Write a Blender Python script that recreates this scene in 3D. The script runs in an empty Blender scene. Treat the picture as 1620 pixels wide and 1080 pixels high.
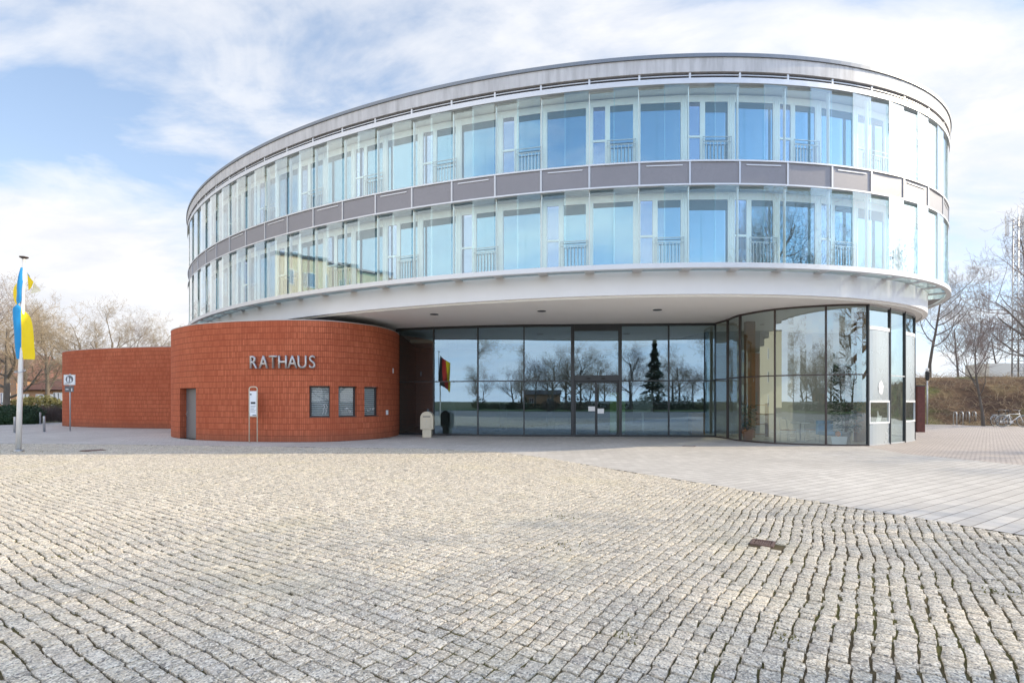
import bpy, bmesh, math, random
import numpy as np
from mathutils import Vector, Matrix, noise as mnoise
R = math.radians
random.seed(7)
SC = bpy.context.scene
COL = SC.collection

# ------------------------------------------------------------------ helpers
def look(px, py, Y):
    """plan position of something the survey sheet puts at bearing px, at depth Y"""
    return (px - 810.0) / 810.0 * Y

class MB:
    def __init__(s):
        s.v = []; s.f = []; s.m = []; s.uv = {}; s.smooth = []
    def quad(s, a, b, c, d, m=0, uv=None, sm=False):
        i = len(s.v); s.v += [tuple(a), tuple(b), tuple(c), tuple(d)]
        if uv: s.uv[len(s.f)] = uv
        s.f.append((i, i + 1, i + 2, i + 3)); s.m.append(m); s.smooth.append(sm)
    def poly(s, pts, m=0):
        i = len(s.v); s.v += [tuple(p) for p in pts]
        s.f.append(tuple(range(i, i + len(pts)))); s.m.append(m); s.smooth.append(False)
    def obox(s, c, u, v, w, hu, hv, hw, m=0):
        c = Vector(c); u = Vector(u).normalized() * hu; v = Vector(v).normalized() * hv; w = Vector(w).normalized() * hw
        i = len(s.v)
        for sw in (-1, 1):
            for a, b in ((-1, -1), (1, -1), (1, 1), (-1, 1)):
                s.v.append(tuple(c + u * a + v * b + w * sw))
        F = [(3, 2, 1, 0), (4, 5, 6, 7), (0, 1, 5, 4), (1, 2, 6, 5), (2, 3, 7, 6), (3, 0, 4, 7)]
        if u.cross(v).dot(w) < 0: F = [tuple(reversed(f)) for f in F]
        for f in F:
            s.f.append(tuple(i + k for k in f)); s.m.append(m); s.smooth.append(False)
    def box(s, x0, x1, y0, y1, z0, z1, m=0):
        s.obox(((x0 + x1) / 2, (y0 + y1) / 2, (z0 + z1) / 2), (1, 0, 0), (0, 1, 0), (0, 0, 1), abs(x1 - x0) / 2, abs(y1 - y0) / 2, abs(z1 - z0) / 2, m)
    def tube(s, pts, rad, n=8, m=0, cap=True, sm=True):
        pts = [Vector(p) for p in pts]
        if not hasattr(rad, '__len__'): rad = [rad] * len(pts)
        base = len(s.v); ref = None
        for k, p in enumerate(pts):
            d = (pts[min(k + 1, len(pts) - 1)] - pts[max(k - 1, 0)])
            d = d.normalized() if d.length > 1e-9 else Vector((0, 0, 1))
            if ref is None:
                ref = Vector((1, 0, 0)) if abs(d.x) < .8 else Vector((0, 1, 0))
            a = (ref - d * ref.dot(d))
            a = a.normalized() if a.length > 1e-6 else d.orthogonal().normalized()
            b = d.cross(a); ref = a
            for q in range(n):
                t = 2 * math.pi * q / n
                s.v.append(tuple(p + (a * math.cos(t) + b * math.sin(t)) * rad[k]))
        for k in range(len(pts) - 1):
            for q in range(n):
                q2 = (q + 1) % n
                s.f.append((base + k * n + q, base + k * n + q2, base + (k + 1) * n + q2, base + (k + 1) * n + q)); s.m.append(m); s.smooth.append(sm)
        if cap:
            s.f.append(tuple(base + q for q in reversed(range(n)))); s.m.append(m); s.smooth.append(False)
            e = base + (len(pts) - 1) * n
            s.f.append(tuple(e + q for q in range(n))); s.m.append(m); s.smooth.append(False)
    def lathe(s, c, prof, n=24, m=0, sm=True):
        c = Vector(c); base = len(s.v)
        for r, z in prof:
            for q in range(n):
                t = 2 * math.pi * q / n
                s.v.append((c.x + r * math.cos(t), c.y + r * math.sin(t), c.z + z))
        for k in range(len(prof) - 1):
            for q in range(n):
                q2 = (q + 1) % n
                s.f.append((base + k * n + q, base + k * n + q2, base + (k + 1) * n + q2, base + (k + 1) * n + q)); s.m.append(m); s.smooth.append(sm)
        s.f.append(tuple(base + q for q in reversed(range(n)))); s.m.append(m); s.smooth.append(False)
        e = base + (len(prof) - 1) * n
        s.f.append(tuple(e + q for q in range(n))); s.m.append(m); s.smooth.append(False)
    def ext(s, outline, origin, u, w, n, d, m=0):
        """2-D outline extruded by d along n"""
        o = Vector(origin); u = Vector(u); w = Vector(w); n = Vector(n)
        i = len(s.v); k = len(outline)
        for q in (0, 1):
            for a, b in outline: s.v.append(tuple(o + u * a + w * b + n * (d * q)))
        s.f.append(tuple(i + j for j in reversed(range(k)))); s.f.append(tuple(i + k + j for j in range(k)))
        s.m += [m, m]; s.smooth += [False, False]
        for j in range(k):
            j2 = (j + 1) % k
            s.f.append((i + j, i + j2, i + k + j2, i + k + j)); s.m.append(m); s.smooth.append(False)
    def build(s, name, mats, parent=None, fix=True, bevel=0):
        me = bpy.data.meshes.new(name)
        me.from_pydata(s.v, [], s.f)
        mats = mats if isinstance(mats, (list, tuple)) else [mats]
        for m in mats: me.materials.append(m)
        me.polygons.foreach_set('material_index', s.m)
        me.polygons.foreach_set('use_smooth', s.smooth)
        if s.uv:
            uvl = me.uv_layers.new(name='UVMap')
            for fi, uv in s.uv.items():
                ls = me.polygons[fi].loop_start
                for k, t in enumerate(uv): uvl.data[ls + k].uv = t
        if fix and not s.uv:
            bm = bmesh.new(); bm.from_mesh(me)
            bmesh.ops.recalc_face_normals(bm, faces=bm.faces)
            bm.to_mesh(me); bm.free()
        me.update()
        o = bpy.data.objects.new(name, me); COL.objects.link(o)
        if parent is not None: own(o, parent)
        if bevel:
            b = o.modifiers.new('bevel', 'BEVEL'); b.width = bevel; b.segments = 2; b.limit_method = 'ANGLE'
        return o

def own(o, parent):
    o.parent = parent
    t = Vector(parent.location); p = parent.parent
    while p is not None: t += Vector(p.location); p = p.parent
    o.matrix_parent_inverse = Matrix.Translation(-t) if parent.type == 'EMPTY' else Matrix.Identity(4)
    if parent.type != 'EMPTY' and parent.location.length > 0:
        o.matrix_parent_inverse = Matrix.Translation(-Vector(parent.location))
def tag(o, label, cat, group=None):
    o['label'] = label; o['category'] = cat
    if group: o['group'] = group
    return o
def empty(name, loc, label, cat, group=None):
    o = bpy.data.objects.new(name, None); COL.objects.link(o); o.location = loc
    o.empty_display_size = .3
    return tag(o, label, cat, group)
def struct(o): o['kind'] = 'structure'; return o
def stuff(o): o['kind'] = 'stuff'; return o
def copy_tree(o, parent=None):
    c = o.copy(); COL.objects.link(c)
    if parent is not None: c.parent = parent
    for ch in list(o.children): copy_tree(ch, c)
    return c
def spline(P, per=10):
    out = []; n = len(P)
    for i in range(n - 1):
        p0 = P[max(i - 1, 0)]; p1 = P[i]; p2 = P[i + 1]; p3 = P[min(i + 2, n - 1)]
        for k in range(per):
            t = k / per
            out.append(tuple(.5 * (2 * b + (c - a) * t + (2 * a - 5 * b + 4 * c - d) * t * t + (3 * b - a - 3 * c + d) * t ** 3) for a, b, c, d in zip(p0, p1, p2, p3)))
    out.append(tuple(P[-1])); return out

# ------------------------------------------------------------------ materials
class NT:
    def __init__(s, name):
        s.mat = bpy.data.materials.new(name); s.mat.use_nodes = True
        s.t = s.mat.node_tree; s.t.nodes.clear()
        s.out = s.t.nodes.new('ShaderNodeOutputMaterial')
    def n(s, typ, ins=None, **kw):
        nd = s.t.nodes.new(typ)
        for k, v in kw.items(): setattr(nd, k, v)
        for k, v in (ins or {}).items():
            if hasattr(v, 'links') or isinstance(v, bpy.types.NodeSocket): s.t.links.new(v, nd.inputs[k])
            else: nd.inputs[k].default_value = v
        return nd
    def math(s, op, a, b=0.0, clamp=False):
        nd = s.n('ShaderNodeMath', {0: a, 1: b}, operation=op); nd.use_clamp = clamp; return nd.outputs[0]
    def ramp(s, fac, stops, interp='LINEAR'):
        nd = s.n('ShaderNodeValToRGB', {'Fac': fac}); cr = nd.color_ramp; cr.interpolation = interp
        while len(cr.elements) > 1: cr.elements.remove(cr.elements[0])
        for k, (p, c) in enumerate(stops):
            e = cr.elements[0] if k == 0 else cr.elements.new(p)
            e.position = p; e.color = (c[0], c[1], c[2], 1) if hasattr(c, '__len__') else (c, c, c, 1)
        return nd.outputs[0]
    def mix(s, fac, a, b, typ='MIX'):
        nd = s.n('ShaderNodeMix', data_type='RGBA', blend_type=typ)
        for i, v in ((0, fac), (6, a), (7, b)):
            if isinstance(v, bpy.types.NodeSocket): s.t.links.new(v, nd.inputs[i])
            else: nd.inputs[i].default_value = v if i == 0 else (v[0], v[1], v[2], 1)
        return nd.outputs[2]
    def noise(s, scale, vec=None, detail=4, rough=.55, dist=0, dim='3D'):
        ins = {'Scale': scale, 'Detail': detail, 'Roughness': rough, 'Distortion': dist}
        if vec is not None: ins['Vector'] = vec
        return s.n('ShaderNodeTexNoise', ins, noise_dimensions=dim).outputs['Fac']
    def obj(s, scale=(1, 1, 1), rot=(0, 0, 0), kind='Object'):
        tc = s.n('ShaderNodeTexCoord')
        return s.n('ShaderNodeMapping', {'Vector': tc.outputs[kind], 'Scale': scale, 'Rotation': rot}).outputs[0]
    def bsdf(s, col, rough=.6, metal=0, bump=None, bstr=.3, bdist=.01, spec=.5, **kw):
        ins = {'Base Color': col if isinstance(col, bpy.types.NodeSocket) else (*col[:3], 1), 'Roughness': rough, 'Metallic': metal, 'Specular IOR Level': spec}
        ins.update(kw)
        p = s.n('ShaderNodeBsdfPrincipled', ins)
        if bump is not None:
            b = s.n('ShaderNodeBump', {'Height': bump, 'Strength': bstr, 'Distance': bdist}); s.t.links.new(b.outputs[0], p.inputs['Normal'])
        s.t.links.new(p.outputs[0], s.out.inputs[0]); return s.mat

def plain(name, c, rough=.6, metal=0, var=.12, scale=6, bump=0.0):
    t = NT(name)
    f = t.noise(scale, t.obj(), 5)
    col = t.mix(f, [x * (1 - var) for x in c], [min(1, x * (1 + var)) for x in c])
    rr = t.ramp(f, [(.2, max(.02, rough - .08)), (.8, min(1, rough + .08))])
    f2 = t.noise(scale * 14, t.obj(), 3) if bump else None
    return t.bsdf(col, rr, metal, bump=f2, bstr=bump, bdist=.004)

def glass(name, tint, base=.08, power=4.0, rough=0.0, refl=(1, 1, 1), dirt=.03):
    t = NT(name)
    lw = t.n('ShaderNodeLayerWeight', {'Blend': .5})
    fr = t.math('POWER', lw.outputs['Facing'], power)
    fac = t.math('ADD', t.math('MULTIPLY', fr, 1 - base), base, True)
    tr = t.n('ShaderNodeBsdfTransparent', {'Color': (*tint, 1)})
    b = t.n('ShaderNodeBump', {'Height': t.noise(1.3, t.obj(), 1), 'Strength': .012, 'Distance': .02})
    gl = t.n('ShaderNodeBsdfGlossy', {'Color': (*refl, 1), 'Roughness': rough, 'Normal': b.outputs[0]})
    mx = t.n('ShaderNodeMixShader', {0: fac, 1: tr.outputs[0], 2: gl.outputs[0]})
    df = t.n('ShaderNodeBsdfDiffuse', {'Color': (.75, .8, .78, 1)})
    dn = t.math('MULTIPLY', t.noise(2.2, t.obj((3, 3, .6)), 6), dirt)
    mx2 = t.n('ShaderNodeMixShader', {0: dn, 1: mx.outputs[0], 2: df.outputs[0]})
    t.t.links.new(mx2.outputs[0], t.out.inputs[0]); return t.mat

def mirror_pane(name, dark, refl, fac0=.55):
    t = NT(name)
    lw = t.n('ShaderNodeLayerWeight', {'Blend': .5})
    fac = t.math('ADD', t.math('MULTIPLY', t.math('POWER', lw.outputs['Facing'], 3), 1 - fac0), fac0, True)
    df = t.n('ShaderNodeBsdfDiffuse', {'Color': (*dark, 1)})
    b = t.n('ShaderNodeBump', {'Height': t.noise(.9, t.obj(), 1), 'Strength': .05, 'Distance': .03})
    gl = t.n('ShaderNodeBsdfGlossy', {'Color': (*refl, 1), 'Roughness': .01, 'Normal': b.outputs[0]})
    mx = t.n('ShaderNodeMixShader', {0: fac, 1: df.outputs[0], 2: gl.outputs[0]})
    t.t.links.new(mx.outputs[0], t.out.inputs[0]); return t.mat

def brick_mat(name):
    t = NT(name)
    uv = t.n('ShaderNodeUVMap').outputs[0]
    bt = t.n('ShaderNodeTexBrick', {'Vector': uv, 'Color1': (.40, .105, .05, 1), 'Color2': (.62, .18, .09, 1), 'Mortar': (.20, .05, .025, 1), 'Scale': 1.0,
             'Mortar Size': .009, 'Mortar Smooth': .3, 'Bias': .0, 'Brick Width': .072, 'Row Height': .2365}, offset=0.0)
    rows = t.n('ShaderNodeSeparateXYZ', {0: uv})
    fr = t.math('FRACT', t.math('DIVIDE', rows.outputs[1], .2365))
    ln = t.math('LESS_THAN', t.math('ABSOLUTE', t.math('SUBTRACT', fr, .0)), .055)
    big = t.noise(.55, uv, 5); mid = t.noise(9, uv, 4)
    c = t.mix(.3, bt.outputs['Color'], t.ramp(mid, [(.3, (.42, .10, .046)), (.7, (.60, .17, .08))]), 'MIX')
    c = t.mix(t.math('MULTIPLY', ln, .50), c, (.10, .03, .02))
    c = t.mix(t.ramp(big, [(.38, 0), (.72, .55)]), c, (.36, .075, .032))
    # grimy foot of the wall
    foot = t.ramp(t.math('ADD', rows.outputs[1], t.math('MULTIPLY', t.noise(2.5, uv, 4), .5)), [(.2, .55), (.75, 0)])
    c = t.mix(foot, c, (.16, .085, .055))
    h = t.math('SUBTRACT', t.math('SUBTRACT', 1, bt.outputs['Fac']), t.math('MULTIPLY', ln, .8))
    h = t.math('ADD', h, t.math('MULTIPLY', mid, .25))
    return t.bsdf(c, .8, bump=h, bstr=.7, bdist=.008, spec=.25)

M = {}
M['frame_white'] = plain('frame_white', (.93, .95, .945), .4, var=.04)
M['alu'] = plain('aluminium', (.50, .51, .53), .42, .55, .12, 3)
M['alu_light'] = plain('light_aluminium', (.62, .63, .65), .42, .35, .1, 2.5)
M['dark_metal'] = plain('dark_metal', (.045, .05, .055), .4, .3)
M['black'] = plain('black', (.012, .012, .014), .5)
M['coping_metal'] = plain('coping_metal', (.20, .22, .25), .45, .4)
M['louver'] = plain('louver_dark', (.05, .045, .045), .6)
M['glass_leaf'] = glass('leaf_glass', (.93, .99, .985), .05, 2.6)
M['glass_edge'] = plain('glass_edge', (.10, .22, .22), .2)
M['glass_hall'] = glass('hall_glass', (.66, .78, .77), .40, 3.0, refl=(.42, .60, .76), dirt=.012)
M['glass_cafe'] = glass('cafe_glass', (.84, .90, .86), .30, 3.0, refl=(.60, .73, .82), dirt=.02)
M['glass_small'] = glass('small_window_glass', (.9, .93, .93), .05, 4.0)
M['pane_blue'] = mirror_pane('blue_pane', (.035, .075, .10), (.33, .48, .60), .64)
M['pane_dull'] = mirror_pane('dull_pane', (.10, .13, .17), (.62, .72, .95), .40)
M['blind_dark'] = plain('blind_dark', (.06, .12, .15), .5)
M['white_paint'] = plain('white_render', (.82, .83, .86), .75, var=.05, scale=1.2, bump=.05)
M['soffit'] = plain('soffit_render', (.93, .92, .91), .85, var=.05, scale=.8, bump=.08)
M['brick'] = brick_mat('terracotta_brick')
M['coping'] = plain('coping_stone', (.55, .50, .47), .7)
M['door_grey'] = plain('door_grey', (.20, .20, .21), .45, .3, .1, 4)
M['win_dark'] = plain('window_brown', (.06, .045, .042), .45)
M['steel'] = plain('brushed_steel', (.55, .54, .54), .36, .85, .1, 8)
M['letter'] = plain('letter_steel', (.50, .485, .48), .42, .55, .06, 8)
M['wood'] = plain('oak_wood', (.34, .19, .075), .5, var=.25, scale=5)
M['beige'] = plain('beige_enamel', (.62, .55, .42), .5, var=.06)
M['white'] = plain('white_enamel', (.80, .80, .80), .4, var=.03)
M['paper'] = plain('paper', (.78, .80, .83), .7, var=.05, scale=20)
M['slat'] = plain('slat_grey', (.46, .51, .53), .6)
M['sign_grey'] = plain('sign_grey', (.13, .13, .14), .6)
M['ink'] = plain('ink', (.05, .055, .07), .6)
M['flag_blue'] = plain('flag_blue', (.015, .26, .56), .8, var=.1)
M['flag_yellow'] = plain('flag_yellow', (.85, .62, .012), .8, var=.08)
M['flag_cream'] = plain('flag_cream', (.80, .74, .55), .8, var=.08)  # yellow cloth with the light shining through it put into a paler colour
M['flag_black'] = plain('flag_black', (.02, .02, .02), .8)
M['flag_red'] = plain('flag_red', (.6, .03, .02), .8)
M['pole'] = plain('pole_white', (.72, .71, .69), .35, .2, .06)
M['rust'] = plain('corten', (.13, .045, .035), .85, 0, .7, 8, .5)
M['iron'] = plain('rusty_iron', (.19, .125, .10), .75, .3, .35, 30, .4)
M['galv'] = plain('galvanised', (.48, .49, .50), .45, .7, .12, 10)
M['plaster_cream'] = plain('plaster_cream', (.66, .58, .42), .85, var=.08, scale=.4)
M['plaster_white'] = plain('plaster_pale', (.66, .63, .56), .85, var=.08, scale=.4)
M['plaster_orange'] = plain('plaster_orange', (.50, .28, .16), .85, var=.1, scale=.5)
M['roof_red'] = plain('roof_tile', (.18, .085, .06), .8, var=.2)
M['roof_dark'] = plain('roof_dark', (.07, .07, .075), .8)
M['win_glass'] = mirror_pane('house_glass', (.03, .04, .05), (.9, .95, 1), .25)
M['tyre'] = plain('tyre_rubber', (.02, .02, .02), .8)
M['leaf'] = plain('ficus_leaf', (.035, .09, .025), .5, var=.45, scale=9)
M['yew'] = plain('yew_leaf', (.018, .05, .014), .6, var=.5, scale=6)
M['conifer'] = plain('conifer_needles', (.012, .038, .016), .7, var=.5, scale=3)
M['shrub'] = plain('shrub_leaf', (.16, .15, .055), .7, var=.45, scale=4)
M['twig_hedge'] = plain('hedge_twigs', (.14, .105, .09), .85, var=.4, scale=5)
M['bark'] = plain('bark', (.17, .14, .11), .9, 0, .35, 6, .4)
M['twig'] = plain('twig', (.37, .295, .205), .9, 0, .3, 2)
M['bark_grey'] = plain('bark_grey', (.12, .105, .095), .9, 0, .35, 6, .4)
M['twig_grey'] = plain('twig_grey', (.24, .19, .175), .9, 0, .3, 2)
M['terracotta'] = plain('terracotta_pot', (.5, .2, .08), .7)
M['blue_vinyl'] = plain('blue_vinyl', (.12, .30, .50), .4)
M['hall_wall'] = plain('hall_wall', (.20, .22, .22), .8, var=.1, scale=.7)
M['cafe_wall'] = plain('cafe_wall', (.42, .40, .35), .8, var=.1, scale=.7)
M['green_panel'] = plain('green_panel', (.30, .48, .20), .6, var=.05)
M['panel_grey'] = plain('panel_grey', (.42, .46, .48), .3, .25, .06, 1.0)
M['mesh_panel'] = None
M['dark_red'] = plain('dark_red', (.2, .02, .02), .6)

def mesh_panel():
    t = NT('perforated_panel')
    f = t.noise(1.1, t.obj(), 4)
    v = t.n('ShaderNodeTexVoronoi', {'Vector': t.obj(), 'Scale': 95.0}).outputs['Distance']
    c = t.mix(t.ramp(v, [(.3, 1), (.45, 0)]), t.mix(f, (.245, .235, .255), (.30, .29, .31)), (.12, .115, .12))
    return t.bsdf(c, .42, .15)
M['mesh_panel'] = mesh_panel()

def stained():
    t = NT('stained_zinc')
    v = t.obj((1, 1, .12))
    s = t.noise(5, v, 6, .65); b = t.noise(.5, t.obj(), 4)
    c = t.ramp(s, [(.3, (.40, .395, .395)), (.55, (.55, .545, .55)), (.75, (.63, .62, .62))])
    c = t.mix(t.ramp(b, [(.4, 0), (.7, .3)]), c, (.38, .37, .37))
    return t.bsdf(c, .6, .15, bump=s, bstr=.1)
M['zinc'] = stained()

def frosted():
    t = NT('frosted_deck_glass')
    tr = t.n('ShaderNodeBsdfTransparent', {'Color': (.8, .88, .88, 1)})
    df = t.n('ShaderNodeBsdfTranslucent', {'Color': (.75, .8, .8, 1)})
    d2 = t.n('ShaderNodeBsdfDiffuse', {'Color': (.45, .47, .48, 1)})
    m1 = t.n('ShaderNodeMixShader', {0: .35, 1: df.outputs[0], 2: d2.outputs[0]})
    m2 = t.n('ShaderNodeMixShader', {0: .6, 1: tr.outputs[0], 2: m1.outputs[0]})
    t.t.links.new(m2.outputs[0], t.out.inputs[0]); return t.mat
M['frosted'] = frosted()

# ------------------------------------------------------------------ the oval plan
CX, CY, EA, EB, TH = -1.3466, 32.176, 22.137, 13.842, -0.516
_N = 7400
_t = np.linspace(0, 2 * np.pi, _N + 1)
_s = np.concatenate([[0], np.cumsum(np.hypot(np.diff(EA * np.cos(_t)), np.diff(EB * np.sin(_t))))])
PER = _s[-1]; NB = 74; BAY = PER / NB; S0 = .8763 * PER
cth, sth = math.cos(TH), math.sin(TH)
def epar(s): return float(np.interp(s % PER, _s, _t))
def E(s, off=0.0, z=0.0):
    t = epar(s); x, y = EA * math.cos(t), EB * math.sin(t)
    nx, ny = math.cos(t) / EA, math.sin(t) / EB; l = math.hypot(nx, ny)
    x += nx / l * off; y += ny / l * off
    return Vector((CX + x * cth - y * sth, CY + x * sth + y * cth, z))
def Nrm(s): return (E(s, 1) - E(s, 0)).normalized()
def ring(mb, o0, o1, z0, z1, m=0, n=296, s0=0.0, s1=None, sm=True):
    """closed oval ring of rectangular section"""
    s1 = PER if s1 is None else s1
    for k in range(n):
        a, b = s0 + (s1 - s0) * k / n, s0 + (s1 - s0) * (k + 1) / n
        A = [E(a, o0, z0), E(a, o1, z0), E(a, o1, z1), E(a, o0, z1)]
        B = [E(b, o0, z0), E(b, o1, z0), E(b, o1, z1), E(b, o0, z1)]
        for i in range(4):
            j = (i + 1) % 4
            mb.quad(A[i], B[i], B[j], A[j], m)
def band(mb, off, z0, z1, n=296):
    for k in range(n):
        a, b = PER * k / n, PER * (k + 1) / n
        mb.quad(E(a, off, z0), E(b, off, z0), E(b, off, z1), E(a, off, z1))

ZL, ZB0, ZB1, ZT = 5.87, 8.34, 9.06, 11.456
ZS = 5.05
TH_ROOT = empty('town_hall', (CX, CY, 0), 'oval glass-fronted town hall raised over a red brick drum and a recessed entrance', 'town hall')

mb = MB(); ring(mb, -.25, .10, 12.24, 12.35); mb.build('roof_coping', M['coping_metal'], TH_ROOT)
mb = MB(); ring(mb, -.30, .06, 11.80, 12.235); mb.build('roof_fascia', M['zinc'], TH_ROOT)
mb = MB(); mb.poly([E(PER * k / 148, -.2, 12.1) for k in range(148)]); mb.build('roof', M['roof_dark'], TH_ROOT)
mb = MB(); band(mb, -.22, 11.60, 11.82); mb.build('louver', M['louver'], TH_ROOT)
mb = MB(); ring(mb, -.12, .05, 11.455, 11.62); ring(mb, -.02, .02, 11.70, 11.725); mb.build('roof_rail', M['alu_light'], TH_ROOT)
mb = MB(); ring(mb, -.76, -.13, 11.50, 11.58); mb.build('gallery_ceiling', M['frame_white'], TH_ROOT)
mb = MB(); ring(mb, -.76, -.07, 8.42, 8.50); mb.build('gallery_slab', M['frosted'], TH_ROOT)
mb = MB(); band(mb, -.78, 5.0, 12.1); mb.build('inner_wall', M['frame_white'], TH_ROOT)
mb = MB(); ring(mb, -.06, .085, 5.73, 5.885); mb.build('ledge_rail', M['alu_light'], TH_ROOT)
mb = MB(); ring(mb, -.75, -.62, ZS + .004, 5.80); mb.build('fascia', M['white_paint'], TH_ROOT)
mb = MB(); mb.poly([E(PER * k / 296, -.62, ZS) for k in range(296)]); mb.build('soffit', M['soffit'], TH_ROOT)
mb = MB(); ring(mb, -.10, .03, ZB0 - .03, ZB0 + .02); ring(mb, -.10, .03, ZB1 - .02, ZB1 + .03); mb.build('spandrel_rail', M['alu_light'], TH_ROOT)

# bays that face the square
def faces_square(s):
    p = E(s, 0); return Nrm(s).dot(-p.normalized()) > -.12
bays = [k for k in range(-40, 34) if faces_square(S0 + (k + .5) * BAY)]
bays.sort(); kmin, kmax = bays[0], bays[-1]
bays = sorted(bays, key=lambda k: (E(S0 + (k + .5) * BAY).length))[:27]
vis = sorted(bays)
mb_rear = MB(); mb_rp = MB()
rng = random.Random(3)
zup = Vector((0, 0, 1))

def make_window(k, z0, z1, kind):
    s0, s1 = S0 + k * BAY, S0 + (k + 1) * BAY
    A, B = E(s0, -.60, 0), E(s1, -.60, 0)
    u = (B - A); W = u.length; u.normalize(); n = Vector((u.y, -u.x, 0))
    if n.dot(Nrm((s0 + s1) / 2)) < 0: n = -n
    # left as seen from the square
    right = Vector((-n.y, n.x, 0))
    o = A if (B - A).dot(right) > 0 else B
    def P(x, z, d=0): return o + right * x + n * d + zup * z
    def bar(mb, x0, x1, za, zb, d0, d1):
        mb.obox(P((x0 + x1) / 2, (za + zb) / 2, (d0 + d1) / 2), right, n, zup, (x1 - x0) / 2, (d1 - d0) / 2, (zb - za) / 2)
    def pane(x0, x1, za, zb, mat, parent, d=.02):
        q = MB(); q.quad(P(x0, za, d), P(x1, za, d), P(x1, zb, d), P(x0, zb, d)); return q.build('pane', mat, parent, fix=False)
    f = MB()
    zt = z1 - .22; zb = z0 + .05
    bar(f, .0, .115, z0, z1, -.1, .05); bar(f, W - .115, W - .002, z0, z1, -.1, .05)
    bar(f, .115, W - .115, zt, z1, -.1, .045); bar(f, .115, W - .115, z0, zb + .05, -.1, .045)
    bar(f, .05, .075, z0, z1, .05, .075); bar(f, W - .075, W - .05, z0, z1, .05, .075)
    if kind:
        bar(f, .50, .66, zb + .05, zt, -.1, .044)
        zm = z0 + (z1 - z0) * .43
        bar(f, .115, .50, zm - .035, zm + .035, -.1, .043)
    w = f.build('window', M['frame_white'], TH_ROOT)
    if kind:
        pane(.115, .50, zb + .05, zm - .035, M['pane_dull'], w)
        pane(.115, .50, zm + .035, zt, M['pane_dull'], w)
        pane(.66, W - .115, zb + .05, zt, M['pane_blue'], w)
        r = MB(); x0, x1 = .56, W - .04
        for zz in (z0 + .95, z0 + .80, z0 + .1):
            bar(r, x0, x1, zz - .012, zz + .012, .12, .15)
        nb = 8
        for i in range(nb + 1):
            xx = x0 + (x1 - x0) * i / nb
            bar(r, xx - .009, xx + .009, z0 + .1, z0 + .80 if 0 < i < nb else z0 + .97, .125, .145)
        r.build('railing', M['galv'], w)
    else:
        pane(.115, W - .115, zb + .05, zt, M['pane_blue'], w)
    bl = MB(); hb = rng.choice((.16, .2, .2, .24, .34))
    x0 = .67 if kind else .125
    bl.quad(P(x0, zt - hb, .026), P(W - .125, zt - hb, .026), P(W - .125, zt - .004, .026), P(x0, zt - .004, .026))
    bl.build('blind', M['blind_dark'], w, fix=False)  # plain dark strip across the top of the pane

def leaf(mb, s0, s1, z0, z1, off0, off1):
    A, B = E(s0, off0, 0), E(s1, off1, 0)
    u = (B - A); W = u.length; u.normalize(); n = Vector((u.y, -u.x, 0)); c = (A + B) / 2
    c.z = (z0 + z1) / 2
    mb.obox(c, u, n, zup, W / 2 - .004, .006, (z1 - z0) / 2)

nleaf = 0
for k in vis:
    s0 = S0 + k * BAY; s1 = s0 + BAY; sm = (s0 + s1) / 2
    for fl, (z0, z1) in enumerate(((ZL + .02, ZB0 - .04), (ZB1 + .04, ZT - .01))):
        make_window(k, z0, z1, (k + fl) % 2 == 1)
        for h in (0, 1):
            mb = MB() if nleaf < 100 else mb_rear
            j = rng.uniform(-.006, .006)
            if h == 0: leaf(mb, s0 + .012, sm + .03, z0, z1 - .10, -.045 + j, -.015 - j)
            else: leaf(mb, sm - .02, s1 - .012, z0, z1, .03 + j, .012 - j)
            if nleaf < 100: mb.build('glass_leaf', M['glass_leaf'], TH_ROOT)
            nleaf += 1
    # spandrel
    A, B = E(s0, 0, 0), E(s1, 0, 0); u = (B - A); W = u.length; u.normalize(); n = Nrm(sm); c = (A + B) / 2; c.z = (ZB0 + ZB1) / 2
    mb = MB(); mb.obox(c - n * .014, u, n, zup, W / 2 - .034, .012, (ZB1 - ZB0) / 2 - .03)
    sp = mb.build('spandrel_panel', M['mesh_panel'], TH_ROOT)
    if k % 2 == 1:
        mb = MB(); c2 = Vector(c); c2.z = ZB1 - .12; mb.obox(c2 + n * .008, u, n, zup, W * .36, .012, .016); mb.build('strip', M['alu_light'], sp)
    p = E(s0, .0, (ZB0 + ZB1) / 2); n0 = Nrm(s0); u0 = Vector((-n0.y, n0.x, 0))
    mb = MB(); mb.obox(p, u0, n0, zup, .03, .022, (ZB1 - ZB0) / 2 + .025); mb.build('spandrel_post', M['alu'], TH_ROOT)
    p = E(s0, -.03, 11.71); mb = MB(); mb.obox(p, u0, n0, zup, .03, .06, .092); mb.build('louver_post', M['alu_light'], TH_ROOT)
    # gallery posts behind the leaves
    mb = MB()
    for z0, z1 in ((ZL + .02, ZB0 - .03), (ZB1 + .03, 11.45)):
        mb.obox(E(s0, -.16, (z0 + z1) / 2), u0, n0, zup, .014, .05, (z1 - z0) / 2)
    mb.build('gallery_post', M['frame_white'], TH_ROOT)
    # ledge
    mb = MB(); a0, a1 = s0 + .16, s1 - .16
    mb.poly([E(a0, -.60, 5.80), E(a1, -.60, 5.80), E(a1, -.07, 5.80), E(a0, -.07, 5.80)])
    mb.build('ledge_panel', M['frosted'], TH_ROOT, fix=False)
    mb = MB(); mb.obox(E(s0, -.34, 5.785), u0, n0, zup, .15, .27, .012)
    mb.build('ledge_bracket', M['alu'], TH_ROOT)
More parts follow.
